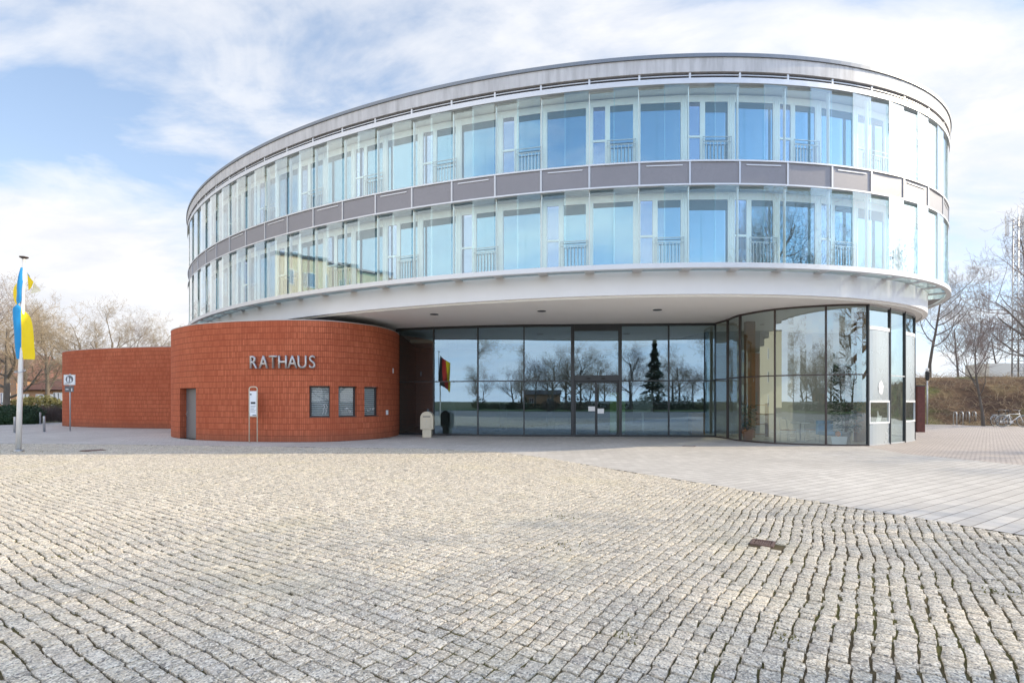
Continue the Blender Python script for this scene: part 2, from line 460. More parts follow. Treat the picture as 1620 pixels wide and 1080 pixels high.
# the far side, out of sight: plain glazing and panels
allk = set(range(-40, 34))
for k in sorted(allk - set(vis)):
    s0 = S0 + k * BAY; s1 = s0 + BAY
    for z0, z1 in ((ZL + .02, ZB0 - .04), (ZB1 + .04, ZT - .01)):
        leaf(mb_rear, s0, s1, z0, z1, 0, 0)
    mb_rp.quad(E(s0, -.03, ZB0), E(s1, -.03, ZB0), E(s1, -.03, ZB1), E(s0, -.03, ZB1))
    mb_rp.quad(E(s0, -.6, 5.81), E(s1, -.6, 5.81), E(s1, -.07, 5.81), E(s0, -.07, 5.81))
stuff(mb_rear.build('rear_glazing', M['glass_leaf'], TH_ROOT))
mb_rp.build('rear_panel', M['mesh_panel'], TH_ROOT, fix=False)

# downlights in the soffit
for px, py in ((687, 497), (857, 492), (1040, 490)):
    Y = (ZS - 1.6) * 810 / (634 - py)
    mb = MB(); mb.lathe((look(px, 0, Y), Y, ZS), [(.17, 0), (.17, -.014), (.13, -.016)], 20)
    o = mb.build('downlight', M['dark_metal'], TH_ROOT)

# ------------------------------------------------------------------ brick drum and annex
class Curve:
    def __init__(s, P, per=14):
        s.P = [Vector((p[0], p[1], 0)) for p in spline(P, per)]
        s.L = [0]
        for a, b in zip(s.P, s.P[1:]): s.L.append(s.L[-1] + (b - a).length)
        s.len = s.L[-1]
    def at(s, t):
        t = min(max(t, 0), s.len)
        for i in range(len(s.L) - 1):
            if t <= s.L[i + 1]: break
        f = (t - s.L[i]) / max(1e-9, s.L[i + 1] - s.L[i]); return s.P[i].lerp(s.P[i + 1], f)
    def nrm(s, t):
        d = s.at(t + .05) - s.at(t - .05); n = Vector((d.y, -d.x, 0)).normalized(); return n   # outward for left-to-right curves seen from the front
    def tan(s, t):
        return (s.at(t + .05) - s.at(t - .05)).normalized()
    def at_px(s, px):
        best = None
        for i in range(4001):
            t = s.len * i / 4000; p = s.at(t); n = s.nrm(t)
            if n.dot(-p) < 0: continue
            e = abs(p.x / p.y * 810 + 810 - px)
            if best is None or e < best[0]: best = (e, t)
        return best[1]

def curved_wall(cv, z1, openings, depth, name, mat, parent, du=.12):
    ts = set([0, cv.len]); n = int(cv.len / du)
    for i in range(n + 1): ts.add(cv.len * i / n)
    for o in openings: ts.add(o[0]); ts.add(o[1])
    ts = sorted(ts); zs = sorted(set([0, z1] + [o[2] for o in openings] + [o[3] for o in openings]))
    mb = MB()
    for a, b in zip(ts, ts[1:]):
        if b - a < 1e-6: continue
        for c, d in zip(zs, zs[1:]):
            m = ((a + b) / 2, (c + d) / 2)
            if any(o[0] < m[0] < o[1] and o[2] < m[1] < o[3] for o in openings): continue
            pa, pb = cv.at(a), cv.at(b)
            mb.quad((pa.x, pa.y, c), (pb.x, pb.y, c), (pb.x, pb.y, d), (pa.x, pa.y, d), 0, [(a, c), (b, c), (b, d), (a, d)], True)
    for (a, b, c, d) in openings:
        pa, pb = cv.at(a), cv.at(b); n = cv.nrm((a + b) / 2); qa, qb = pa - n * depth, pb - n * depth
        V = lambda p, z: (p.x, p.y, z)
        mb.quad(V(pa, c), V(qa, c), V(qa, d), V(pa, d), 0, [(a, c), (a + depth, c), (a + depth, d), (a, d)])
        mb.quad(V(qb, c), V(pb, c), V(pb, d), V(qb, d), 0, [(b, c), (b + depth, c), (b + depth, d), (b, d)])
        mb.quad(V(pa, d), V(qa, d), V(qb, d), V(pb, d), 0, [(a, 0), (a, depth), (b, depth), (b, 0)])
        mb.quad(V(pa, c), V(pb, c), V(qb, c), V(qa, c), 0, [(a, 0), (b, 0), (b, depth), (a, depth)])
    return mb.build(name, mat, parent, fix=False)

drum = Curve([(-17.0, 28.5), (-16.6, 25.6), (-15.35, 23.05), (-13.45, 21.32), (-11.65, 20.47), (-10.22, 20.1), (-8.72, 19.9), (-7.17, 20.1), (-5.96, 21.2), (-5.52, 22.1), (-5.30, 23.4), (-5.42, 24.7)])
ZD = 4.73
ops = []
for p0, p1, z0, z1 in ((284.6, 310, 0, 2.13), (490.7, 520.4, .965, 2.19), (537.5, 562.5, .965, 2.19), (578.5, 597.5, .965, 2.19)):
    ops.append((drum.at_px(p0), drum.at_px(p1), z0, z1))
# the three windows share one width
wd = ops[1][1] - ops[1][0]
ops = [ops[0]] + [((a + b) / 2 - .38, (a + b) / 2 + .38, c, d) for a, b, c, d in ops[1:]]
curved_wall(drum, ZD, ops, .30, 'brick_wall', M['brick'], TH_ROOT)
mb = MB()
tt = [drum.len * i / 120 for i in range(121)]
for a, b in zip(tt, tt[1:]):
    pa, pb = drum.at(a), drum.at(b); na, nb = drum.nrm(a), drum.nrm(b)
    A = [pa + na * .012 + zup * (ZD + .002), pa - na * .35 + zup * (ZD + .002), pa - na * .35 + zup * (ZD + .03), pa + na * .012 + zup * (ZD + .03)]
    B = [pb + nb * .012 + zup * (ZD + .002), pb - nb * .35 + zup * (ZD + .002), pb - nb * .35 + zup * (ZD + .03), pb + nb * .012 + zup * (ZD + .03)]
    for i in range(4): mb.quad(A[i], B[i], B[(i + 1) % 4], A[(i + 1) % 4])
mb.build('brick_coping', M['coping'], TH_ROOT)
mb = MB(); mb.poly([(p.x, p.y, ZD - .03) for p in drum.P[::4]]); mb.build('drum_roof', M['roof_dark'], TH_ROOT)

def frame_of(cv, a, b):
    pa, pb = cv.at(a), cv.at(b); u = (pb - pa); W = u.length; u.normalize(); n = cv.nrm((a + b) / 2); n = (n - u * n.dot(u)).normalized()
    return pa, u, n, W
# drum door
a, b, c, d = ops[0]; pa, u, n, W = frame_of(drum, a, b)
mb = MB(); o = pa - n * .27
mb.obox(o + u * (W / 2) + zup * 1.06, u, n, zup, W / 2 - .01, .02, 1.055)
side = mb.build('side_door', M['door_grey'], TH_ROOT)
mb = MB(); q = o + u * .09 + zup * 1.05 + n * .03
mb.obox(q, u, n, zup, .03, .012, .11); mb.tube([q, q + n * .05, q + n * .05 + u * .12], .011, 8); mb.build('handle', M['steel'], side)
# drum windows
fig = [(0, 0), (.05, .13), (.02, .2), (.09, .28), (.04, .36)]
for wi, (a, b, c, d) in enumerate(ops[1:]):
    pa, u, n, W = frame_of(drum, a, b); o = pa - n * .17
    mb = MB(); H = d - c; t = .055
    for x0, x1, z0, z1 in ((0, t, 0, H), (W - t, W, 0, H), (t, W - t, 0, t), (t, W - t, H - t, H)):
        mb.obox(o + u * ((x0 + x1) / 2) + zup * (c + (z0 + z1) / 2), u, n, zup, (x1 - x0) / 2, .035, (z1 - z0) / 2)
    mb.obox(o + n * .1 + u * (W / 2) + zup * (c + .008), u, n, zup, W / 2, .085, .012)
    w = mb.build('drum_window', M['win_dark'], TH_ROOT)
    mb = MB(); k = 0; z = t
    while z < H - t - .01:
        zz = min(z + .062, H - t)
        mb.quad(o - n * .05 + u * t + zup * (c + z), o - n * .05 + u * (W - t) + zup * (c + z), o - n * .028 + u * (W - t) + zup * (c + zz), o - n * .028 + u * t + zup * (c + zz)); z += .085
    mb.build('blind', M['slat'], w, fix=False)  # slatted blind behind the pane
    mb = MB(); mb.quad(*[o - n * .07 + u * xx + zup * zz_ for xx, zz_ in ((.02, c + .02), (W - .02, c + .02), (W - .02, d - .02), (.02, d - .02))]); mb.build('backing', M['win_dark'], w, fix=False)
    mb = MB(); g = o + n * .0
    mb.quad(g + u * t + zup * (c + t), g + u * (W - t) + zup * (c + t), g + u * (W - t) + zup * (d - t), g + u * t + zup * (d - t)); mb.build('pane', M['glass_small'], w, fix=False)
    mb = MB(); g = o + n * .012 + u * (W * .62) + zup * (c + .12)
    if wi == 0:
        for ox in (0, .10):
            mb.tube([g + u * (x + ox) + zup * zq for x, zq in fig], .008, 5)
        mb.tube([g + u * -.06 + zup * .3, g + u * .03 + zup * .33, g + u * .1 + zup * .4], .008, 5)
    else:
        for q in range(7):
            aa = g + u * rng.uniform(-.18, .16) + zup * rng.uniform(0, .2)
            mb.tube([aa, aa + u * rng.uniform(-.04, .06) + zup * .07, aa + u * rng.uniform(0, .1) + zup * .03], .007, 5)
    mb.build('drawing', M['white'], w)
# lettering, every letter its own part, following the curve
def glyph(ch, h):
    cu = bpy.data.curves.new('letter', 'FONT'); cu.body = ch; cu.size = 1.0; cu.extrude = .0; cu.align_x = 'CENTER'
    cu.offset = .004; ob = bpy.data.objects.new('letter', cu); COL.objects.link(ob)
    bpy.context.view_layer.update()
    dg = bpy.context.evaluated_depsgraph_get(); me = bpy.data.meshes.new_from_object(ob.evaluated_get(dg))
    COL.objects.unlink(ob); bpy.data.objects.remove(ob)
    bm = bmesh.new(); bm.from_mesh(me)
    r = bmesh.ops.extrude_face_region(bm, geom=bm.faces[:])
    bmesh.ops.translate(bm, vec=(0, 0, .12), verts=[v for v in r['geom'] if isinstance(v, bmesh.types.BMVert)])
    bmesh.ops.recalc_face_normals(bm, faces=bm.faces); bm.to_mesh(me); bm.free()
    return me
LT = [('R', 404.0), ('A', 419.5), ('T', 434.5), ('H', 449.0), ('A', 464.5), ('U', 479.5), ('S', 495.0)]
caph = None
for ch, px in LT:
    me = glyph(ch, .5); vs = np.array([v.co[:] for v in me.vertices])
    xm = (vs[:, 0].min() + vs[:, 0].max()) / 2
    if caph is None: caph = vs[:, 1].max()
    t = drum.at_px(px); p = drum.at(t); n = drum.nrm(t); u = drum.tan(t); sc = .485 / caph
    for v in me.vertices:
        x, y, z = (v.co.x - xm) * sc * .80, v.co.y * sc, v.co.z * sc
        v.co = p + u * x + zup * (2.87 + y) + n * (.045 + z)
    me.materials.append(M['letter']); me.update()
    o = bpy.data.objects.new('letter', me); COL.objects.link(o); own(o, TH_ROOT)
# small plates on the drum near the entrance
for px, z, hu, hv in ((621.5, 2.95, .03, .11), (612, 1.10, .09, .10)):
    t = drum.at_px(px); p = drum.at(t); n = drum.nrm(t); u = drum.tan(t)
    mb = MB(); mb.obox(p + n * .012 + zup * z, u, n, zup, hu, .012, hv); mb.build('plate', M['paper'], TH_ROOT, bevel=.004)

AN = empty('brick_annex', (-23, 33, 0), 'low curved red brick building left of the drum, no windows', 'building')
annex = Curve([(-29.6, 41), (-30.2, 37.5), (-29.55, 33.9), (-28.2, 32.4), (-25.8, 31.2), (-23.15, 30.3), (-19.8, 29.65), (-16, 29.6), (-12, 30.2)])
curved_wall(annex, ZD, [], .3, 'wall', M['brick'], AN)
mb = MB()
tt = [annex.len * i / 90 for i in range(91)]
for a, b in zip(tt, tt[1:]):
    pa, pb = annex.at(a), annex.at(b); na, nb = annex.nrm(a), annex.nrm(b)
    A = [pa + na * .012 + zup * (ZD + .002), pa - na * .35 + zup * (ZD + .002), pa - na * .35 + zup * (ZD + .03), pa + na * .012 + zup * (ZD + .03)]
    B = [pb + nb * .012 + zup * (ZD + .002), pb - nb * .35 + zup * (ZD + .002), pb - nb * .35 + zup * (ZD + .03), pb + nb * .012 + zup * (ZD + .03)]
    for i in range(4): mb.quad(A[i], B[i], B[(i + 1) % 4], A[(i + 1) % 4])
mb.build('coping', M['coping'], AN)
mb = MB(); mb.poly([(p.x, p.y, ZD - .03) for p in annex.P[::4]] + [(-12, 41, ZD - .03)]); mb.build('roof', M['roof_dark'], AN)

# ------------------------------------------------------------------ entrance front
EN = [(628, 24.4), (686, 23.85), (756, 23.4), (829, 23.1), (906, 23.0), (981, 22.885), (1058, 22.765), (1132, 22.65)]
ep = [Vector((look(px, 0, Y), Y, 0)) for px, Y in EN]
ZTR = 2.50
for i, p in enumerate(ep):
    d = (ep[min(i + 1, 7)] - ep[max(i - 1, 0)]).normalized(); n = Vector((d.y, -d.x, 0))
    w = .075 if i in (4, 5) else .028
    mb = MB(); mb.obox(p - n * .02 + zup * (ZS / 2), d, n, zup, w, .055, ZS / 2 - .003); mb.build('mullion', M['dark_metal'], TH_ROOT)
for i in range(7):
    A, B = ep[i], ep[i + 1]; d = (B - A); W = d.length; d.normalize(); n = Vector((d.y, -d.x, 0)); c = (A + B) / 2
    g0 = .078 if i in (4, 5) else .03; g1 = .078 if i in (3, 4) else .03
    mb = MB()
    for z, hh in ((.045, .043), (ZTR, .024), (ZS - .06, .055)):
        if i == 4 and z == ZTR: continue
        mb = MB(); mb.obox(c - n * .02 + d * ((g0 - g1) / 2) + zup * z, d, n, zup, W / 2 - (g0 + g1) / 2, .04, hh); mb.build('transom', M['dark_metal'], TH_ROOT)
    if i == 4:
        for z, dd, hh in ((2.62, .07, .13), (4.86, .05, .12)):
            mb = MB(); mb.obox(c + zup * z, d, n, zup, W / 2 - .078, dd, hh); mb.build('door_head', M['dark_metal'], TH_ROOT)
        for q in (-.35, .3):
            mb = MB(); mb.obox(c + n * .10 + d * q + zup * 2.6, d, n, zup, .07, .03, .035); mb.build('door_sensor', M['black'], TH_ROOT)
    for z0, z1 in ((.09, ZTR - .025), (ZTR + .025, ZS - .118)):
        if i == 4:
            if z0 < 1: continue
            z0 = 2.755; z1 = 4.735
        mb = MB(); e = rng.uniform(-.003, .003)
        mb.quad(A + d * g0 - n * (.02 + e) + zup * z0, B - d * g1 - n * (.02 - e) + zup * z0, B - d * g1 - n * (.02 - e) + zup * z1, A + d * g0 - n * (.02 + e) + zup * z1)
        mb.build('hall_pane', M['glass_hall'], TH_ROOT, fix=False)
# sliding entrance door
A, B = ep[4], ep[5]; d = (B - A); W = d.length; d.normalize(); n = Vector((d.y, -d.x, 0)); c = (A + B) / 2
for sgn in (-1, 1):
    hw = W / 4 - .05; cc = c + d * sgn * (hw + .006) - n * .06
    mb = MB()
    for x0, x1, z0, z1 in ((-hw, -hw + .05, .02, 2.47), (hw - .05, hw, .02, 2.47), (-hw + .05, hw - .05, .02, .11), (-hw + .05, hw - .05, 2.40, 2.47)):
        mb.obox(cc + d * ((x0 + x1) / 2) + zup * ((z0 + z1) / 2), d, n, zup, (x1 - x0) / 2, .025, (z1 - z0) / 2)
    dl = mb.build('entrance_door', M['dark_metal'], TH_ROOT)
    mb = MB(); mb.quad(cc + d * (-hw + .05) + zup * .11, cc + d * (hw - .05) + zup * .11, cc + d * (hw - .05) + zup * 2.4, cc + d * (-hw + .05) + zup * 2.4)
    mb.build('pane', M['glass_hall'], dl, fix=False)
    mb = MB()
    if sgn < 0: mb.obox(cc + d * .28 + zup * 1.25 + n * .015, d, n, zup, .15, .003, .105)
    else: mb.obox(cc + d * -.3 + zup * 1.15 + n * .015, d, n, zup, .16, .003, .11)
    mb.build('notice', M['paper'], dl)
mb = MB(); oo = c + n * .03
mb.ext([(math.cos(math.pi + math.pi * k / 16) * (W / 2 + .1), math.sin(math.pi + math.pi * k / 16) * .35) for k in range(17)], oo + zup * .012, d, -n * -1.0, zup, .018); mb.build('threshold', M['black'], TH_ROOT)

# ------------------------------------------------------------------ café front
CF = [(1132, 22.6), (1151.3, 21.6), (1171, 20.45), (1226, 19.15), (1306.6, 18.38), (1372.8, 18.25), (1407, 19.0), (1430.6, 19.75), (1446, 20.9)]
cpnt = [Vector((look(px, 0, Y), Y, 0)) for px, Y in CF]
cafe = Curve([(p.x, p.y) for p in cpnt] + [(17.6, 23.5), (17.6, 26.0)], 12)
kn = [0]
for p in cpnt[1:]:
    kn.append(min(range(len(cafe.P)), key=lambda i: (cafe.P[i] - p).length))
ct = [cafe.L[i] for i in kn] + [cafe.len]
ZC = 2.54
for i, t in enumerate(ct[1:-1], 1):
    p, n, u = cafe.at(t), cafe.nrm(t), cafe.tan(t)
    mb = MB(); mb.obox(p + zup * (ZS / 2), u, n, zup, .026, .05, ZS / 2 - .004); mb.build('mullion', M['win_dark'] if i < 5 else M['dark_metal'], TH_ROOT)
def cstrip(t0, t1, z0, z1, off=0.0, nseg=None):
    mb = MB(); k = nseg or max(1, int((t1 - t0) / .18)); TT = [t0 + (t1 - t0) * i / k for i in range(k + 1)]
    for a, b in zip(TT, TT[1:]):
        pa = cafe.at(a) + cafe.nrm(a) * off; pb = cafe.at(b) + cafe.nrm(b) * off
        mb.quad(pa + zup * z0, pb + zup * z0, pb + zup * z1, pa + zup * z1, sm=True)
    bm = mb; return bm
def cbar(mb, t0, t1, z0, z1, o0, o1):
    k = max(1, int((t1 - t0) / .2)); TT = [t0 + (t1 - t0) * i / k for i in range(k + 1)]
    for a, b in zip(TT, TT[1:]):
        A = []; 
        for t in (a, b):
            p, n = cafe.at(t), cafe.nrm(t)
            A.append([p + n * o0 + zup * z0, p + n * o1 + zup * z0, p + n * o1 + zup * z1, p + n * o0 + zup * z1])
        for q in range(4): mb.quad(A[0][q], A[1][q], A[1][(q + 1) % 4], A[0][(q + 1) % 4])
        if a == TT[0]: mb.quad(*A[0])
        if b == TT[-1]: mb.quad(*A[1])
for i in range(9):
    t0, t1 = ct[i] + .03, ct[i + 1] - .03
    for za, zb in ((.004, .05), (ZS - .07, ZS - .004), (ZC - .022, ZC + .022)):
        if za > 1 and za < 4 and not (i < 5 or i == 6): continue
        mb = MB(); cbar(mb, t0, t1, za, zb, -.03, .03); mb.build('cafe_rail', M['win_dark'] if i < 5 else M['alu'], TH_ROOT)
    if i in (5, 7):      # solid panel with a small window
        mb = MB()
        cbar(mb, t0, t1, .052, .78, -.03, .012); mb.build('cafe_panel', M['panel_grey'], TH_ROOT)
        mb = MB(); cbar(mb, t0, t1, 1.62, 4.15, -.03, .012); mb.build('cafe_panel', M['panel_grey'], TH_ROOT)
        mb = MB()
        cbar(mb, t0, t1, .78, .84, -.03, .03); cbar(mb, t0, t1, 1.55, 1.62, -.03, .03); cbar(mb, t0, t0 + .06, .84, 1.55, -.03, .03); cbar(mb, t1 - .06, t1, .84, 1.55, -.03, .03)
        cbar(mb, t0, t1, 4.15, 4.28, -.03, .03)
        w = mb.build('cafe_window', M['white'], TH_ROOT)
        cstrip(t0 + .06, t1 - .06, .84, 1.55, 0, 1).build('pane', M['glass_cafe'], w, fix=False)
        cstrip(t0, t1, 4.28, ZS - .07, 0, 1).build('pane', M['glass_cafe'], w, fix=False)
    else:
        z = [(.05, ZC - .022), (ZC + .022, ZS - .07)] if i < 5 or i == 6 else [(.05, ZS - .07)]
        for z0, z1 in z: cstrip(t0, t1, z0, z1, 0).build('cafe_pane', M['glass_cafe'], TH_ROOT, fix=False)
# white emblem sticker on the first panel
tm = (ct[5] + ct[6]) / 2; p, n, u = cafe.at(tm), cafe.nrm(tm), cafe.tan(tm)
out = []
for k in range(40):
    a = 2 * math.pi * k / 40; r = 1 + .07 * math.sin(5 * a + .6) + .05 * math.sin(9 * a)
    out.append((.19 * r * math.cos(a), .25 * r * math.sin(a)))
mb = MB(); mb.ext(out, p + n * .016 + zup * 2.08, u, zup, n, .003); em = mb.build('emblem', M['white'], TH_ROOT)
mb = MB()
for dx, l in ((-.06, .12), (.0, .16), (.07, .1)):
    q = p + n * .021 + u * dx + zup * 2.08
    mb.tube([q - u * l * .5 - zup * l * .62, q - u * .02, q + u * l * .55 + zup * l * .5], [.003, .007, .003], 5)
mb.build('emblem_stroke', M['galv'], em)
# white gull cut-out in the small window
gp = p - n * .06 + zup * .86
mb = MB(); mb.ext([(-.20, 0), (.16, 0), (.22, .12), (.28, .2), (.1, .2), (.02, .24), (-.04, .38), (-.13, .36), (-.11, .3), (-.12, .16)], gp, u, zup, n, .006)
tag(mb.build('bird_cutout', M['white'], None), 'white bird-shaped cut-out standing in the small café window', 'decoration')

# ------------------------------------------------------------------ inside the ground floor
HB = [ep[0] + Vector((-.2, .6, 0)), Vector((-6.2, 33, 0)), Vector((4, 36.5, 0)), Vector((8.0, 34, 0)), Vector((9.8, 25.5, 0))]
mb = MB()
for a, b in zip(HB, HB[1:]): mb.quad(a, b, b + zup * ZS, a + zup * ZS)
for x in (-3.4, -.5, 2.2):
    mb.tube([(x, 29, 0), (x, 29, ZS)], .22, 16)
mb.build('hall_wall', M['hall_wall'], TH_ROOT, fix=False)
CB = [Vector((9.8, 25.5, 0)), Vector((12.2, 25.2, 0)), Vector((15.0, 26.2, 0)), Vector((17.6, 26.0, 0))]
mb = MB()
for a, b in zip(CB, CB[1:]): mb.quad(a, b, b + zup * ZS, a + zup * ZS)
mb.build('cafe_wall', M['cafe_wall'], TH_ROOT, fix=False)
mb = MB(); mb.poly([(p.x, p.y, .006) for p in ep] + [(p.x, p.y, .006) for p in cafe.P[1:]] + [(15, 27, .006), (8, 35, .006), (4, 37, .006), (-6.5, 34, .006)])
mb.build('hall_floor', plain('hall_floor_stone', (.30, .29, .27), .3, var=.12, scale=2), TH_ROOT, fix=False)
# timber posts of the café and a suspended ceiling edge in the hall
mb = MB()
for px, Y, hw in ((1363, 20.0, .24), (1186, 22.3, .2)):
    x = look(px, 0, Y); mb = MB(); mb.box(x - hw, x + hw, Y - .1, Y + .1, 0, ZS - .004); mb.build('timber_post', M['wood'], TH_ROOT)
mb = MB()
mb.box(-5.0, 8.6, 25.2, 25.35, 4.45, 4.62); mb.build('hall_ceiling_edge', M['plaster_white'], TH_ROOT)

t = empty('display_board', (look(977, 0, 24.2), 24.2, 0), 'tall pale green display board standing just inside the entrance door', 'display board')
mb = MB(); mb.box(t.location.x - .36, t.location.x + .36, 24.18, 24.22, .12, 2.0); mb.build('board', M['green_panel'], t)
mb = MB(); mb.box(t.location.x - .3, t.location.x + .3, 24.0, 24.4, .006, .05); mb.box(t.location.x - .03, t.location.x + .03, 24.17, 24.23, .05, .12); mb.build('stand', M['galv'], t)
t = empty('cabinet', (look(1103, 0, 24.0), 24.0, 0), 'upright oak cabinet behind the last pane right of the entrance', 'cabinet')
x = t.location.x
mb = MB(); mb.box(x - .32, x + .32, 23.85, 24.3, .01, 1.02); mb.build('body', M['wood'], t, bevel=.01)
mb = MB(); mb.box(x - .34, x + .34, 23.83, 24.32, 1.024, 1.05); mb.build('top', M['wood'], t)
t = empty('wall_screen', (look(1017, 0, 26.5), 26.5, 1.2), 'grey information screen on a stand in the entrance hall', 'screen')
x = t.location.x
mb = MB(); mb.box(x - .5, x + .5, 26.45, 26.53, 1.0, 2.0); mb.build('display', M['panel_grey'], t)
mb = MB(); mb.box(x - .05, x + .05, 26.47, 26.51, .02, .998); mb.box(x - .4, x + .4, 26.3, 26.7, .007, .02); mb.build('stand', M['galv'], t)

def plant(name, loc, h, nl, spread, label, potc, seed):
    r = random.Random(seed); root = empty(name, loc, label, 'plant'); L = Vector(loc)
    mb = MB(); mb.lathe(L + Vector((0, 0, .006)), [(.17, 0), (.24, .4), (.25, .42), (.22, .42), (.2, .38)], 20); mb.build('pot', potc, root)
    st = MB(); lf = MB()
    for k in range(12):
        a = r.uniform(0, 6.28); tp = L + Vector((math.cos(a) * r.uniform(0, spread), math.sin(a) * r.uniform(0, spread), h * r.uniform(.55, 1)))
        md = L.lerp(tp, .5) + Vector((r.uniform(-.1, .1), r.uniform(-.1, .1), 0)); st.tube([L + Vector((0, 0, .36)), md, tp], [.016, .012, .005], 5)
    for k in range(nl):
        z = r.random() ** .8; w = spread * (1.05 - .6 * abs(z - .45)) * math.sqrt(r.random()); a = r.uniform(0, 6.28)
        c = L + Vector((math.cos(a) * w, math.sin(a) * w, .45 + z * (h - .45)))
        d = Vector((math.cos(a), math.sin(a), r.uniform(-.8, .3))).normalized(); sd = d.cross(Vector((r.uniform(-.4, .4), r.uniform(-.4, .4), 1))).normalized()
        l, ww = r.uniform(.09, .17), r.uniform(.03, .055)
        lf.quad(c, c + d * l * .5 + sd * ww, c + d * l, c + d * l * .5 - sd * ww)
    st.build('stem', M['bark'], root); lf.build('foliage', M['leaf'], root, fix=False)
plant('potted_fig', (look(1338, 0, 19.3), 19.3, 0), 3.0, 2200, .55, 'tall leafy green fig in a pot behind the café glass', M['galv'], 4)
plant('potted_palm', (look(1183, 0, 20.9), 20.9, 0), 1.5, 260, .3, 'small slender pot plant near the left café corner', M['terracotta'], 9)
t = empty('flower_pot', (look(1325, 0, 18.9), 18.9, 0), 'pale planter box holding an orange bloom behind the café glass', 'planter')
x = t.location.x
mb = MB(); mb.ext([(-.26, 0), (.26, 0), (.3, .28), (-.3, .28)], (x, 18.8, .008), (1, 0, 0), (0, 0, 1), (0, 1, 0), .25); mb.build('pot', M['paper'], t)
mb = MB(); mb.lathe((x + .03, 18.92, .28), [(.02, 0), (.09, .06), (.08, .16), (.03, .2)], 10); mb.build('bloom', M['terracotta'], t)
t = empty('armchair', (look(1313, 0, 19.5), 19.5, 0), 'blue upholstered armchair beside the fig in the café', 'chair')
x = t.location.x
mb = MB(); mb.box(x - .32, x + .32, 19.2, 19.75, .3, .45); mb.build('seat', M['blue_vinyl'], t, bevel=.04)
mb = MB(); mb.box(x - .32, x + .32, 19.78, 19.92, .3, .85); mb.build('backrest', M['blue_vinyl'], t, bevel=.05)
for sx in (-.27, .27):
    for sy in (19.25, 19.7):
        mb = MB(); mb.tube([(x + sx, sy, .006), (x + sx, sy, .298)], .018, 8); mb.build('leg', M['steel'], t)
# café chairs and tables behind the big panes
def cafe_chair(px, Y, rot, label):
    root = empty('cafe_chair', (look(px, 0, Y), Y, .006), label, 'chair', 'chairs in the café'); root.rotation_euler[2] = rot
    def ch(mb, nm, mat):
        o = mb.build(nm, mat, None); o.parent = root; return o
    mb = MB(); mb.box(-.2, .2, -.2, .2, .43, .46); ch(mb, 'seat', M['wood'])
    mb = MB(); mb.tube([(-.2, .2, .45), (-.2, .24, .85), (-.1, .25, .92), (.1, .25, .92), (.2, .24, .85), (.2, .2, .45)], .013, 6); ch(mb, 'backrest', M['steel'])
    for sx in (-.18, .18):
        for sy in (-.18, .18):
            mb = MB(); mb.tube([(sx, sy, .428), (sx * 1.15, sy * 1.15, 0)], .012, 6); ch(mb, 'leg', M['steel'])
    return root
cafe_chair(1247, 20.3, .4, 'wooden café chair left of the round white table')
cafe_chair(1285, 20.6, 2.2, 'wooden café chair right of the round white table')
t = empty('round_table', (look(1266, 0, 20.4), 20.4, 0), 'small round white café table between two chairs', 'table')
mb = MB(); mb.lathe((t.location.x, 20.4, .72), [(.33, 0), (.35, .01), (.35, .03)], 24); mb.build('tabletop', M['white'], t)
mb = MB(); mb.lathe((t.location.x, 20.4, .006), [(.22, 0), (.22, .015), (.03, .03), (.03, .713)], 16); mb.build('leg', M['steel'], t)
t = empty('shelf', (look(1195, 0, 23.0), 23.0, 0), 'wooden shelf of goods against the left café wall', 'shelf')
x = t.location.x
mb = MB()
for z in (.1, .55, 1.0, 1.4): mb.box(x - .5, x + .5, 22.85, 23.15, z, z + .03)
mb.build('board', M['wood'], t)
for sx in (-.53, .5):
    mb = MB(); mb.box(x + sx, x + sx + .028, 22.85, 23.15, .007, 1.5); mb.build('side_panel', M['wood'], t)

# ------------------------------------------------------------------ things on the square
# letterbox
lx, ly = look(676, 0, 22.55), 22.55
t = empty('letterbox', (lx, ly, 0), 'beige round-topped letterbox on a pedestal before the hall glazing', 'letterbox')
mb = MB(); o = [(-.28, .36), (.28, .36), (.28, .86)] + [(.28 * math.cos(a), .86 + .28 * math.sin(a)) for a in [math.pi * k / 16 for k in range(1, 16)]] + [(-.28, .86)]
mb.ext(o, (lx, ly - .19, 0), (1, 0, 0), (0, 0, 1), (0, 1, 0), .38); mb.build('body', M['beige'], t, bevel=.015)
mb = MB(); mb.box(lx - .19, lx + .19, ly - .15, ly + .15, .004, .358); mb.build('pedestal', M['beige'], t, bevel=.01)
mb = MB(); mb.box(lx - .18, lx + .18, ly - .21, ly - .192, .44, .80); mb.build('front_flap', M['beige'], t, bevel=.006)
mb = MB(); mb.box(lx - .16, lx + .16, ly - .20, ly - .192, .90, .935); mb.build('slot', M['ink'], t)
mb = MB(); mb.tube([(lx, ly - .205, .72), (lx, ly - .23, .72)], .02, 10); mb.build('lock', M['steel'], t)

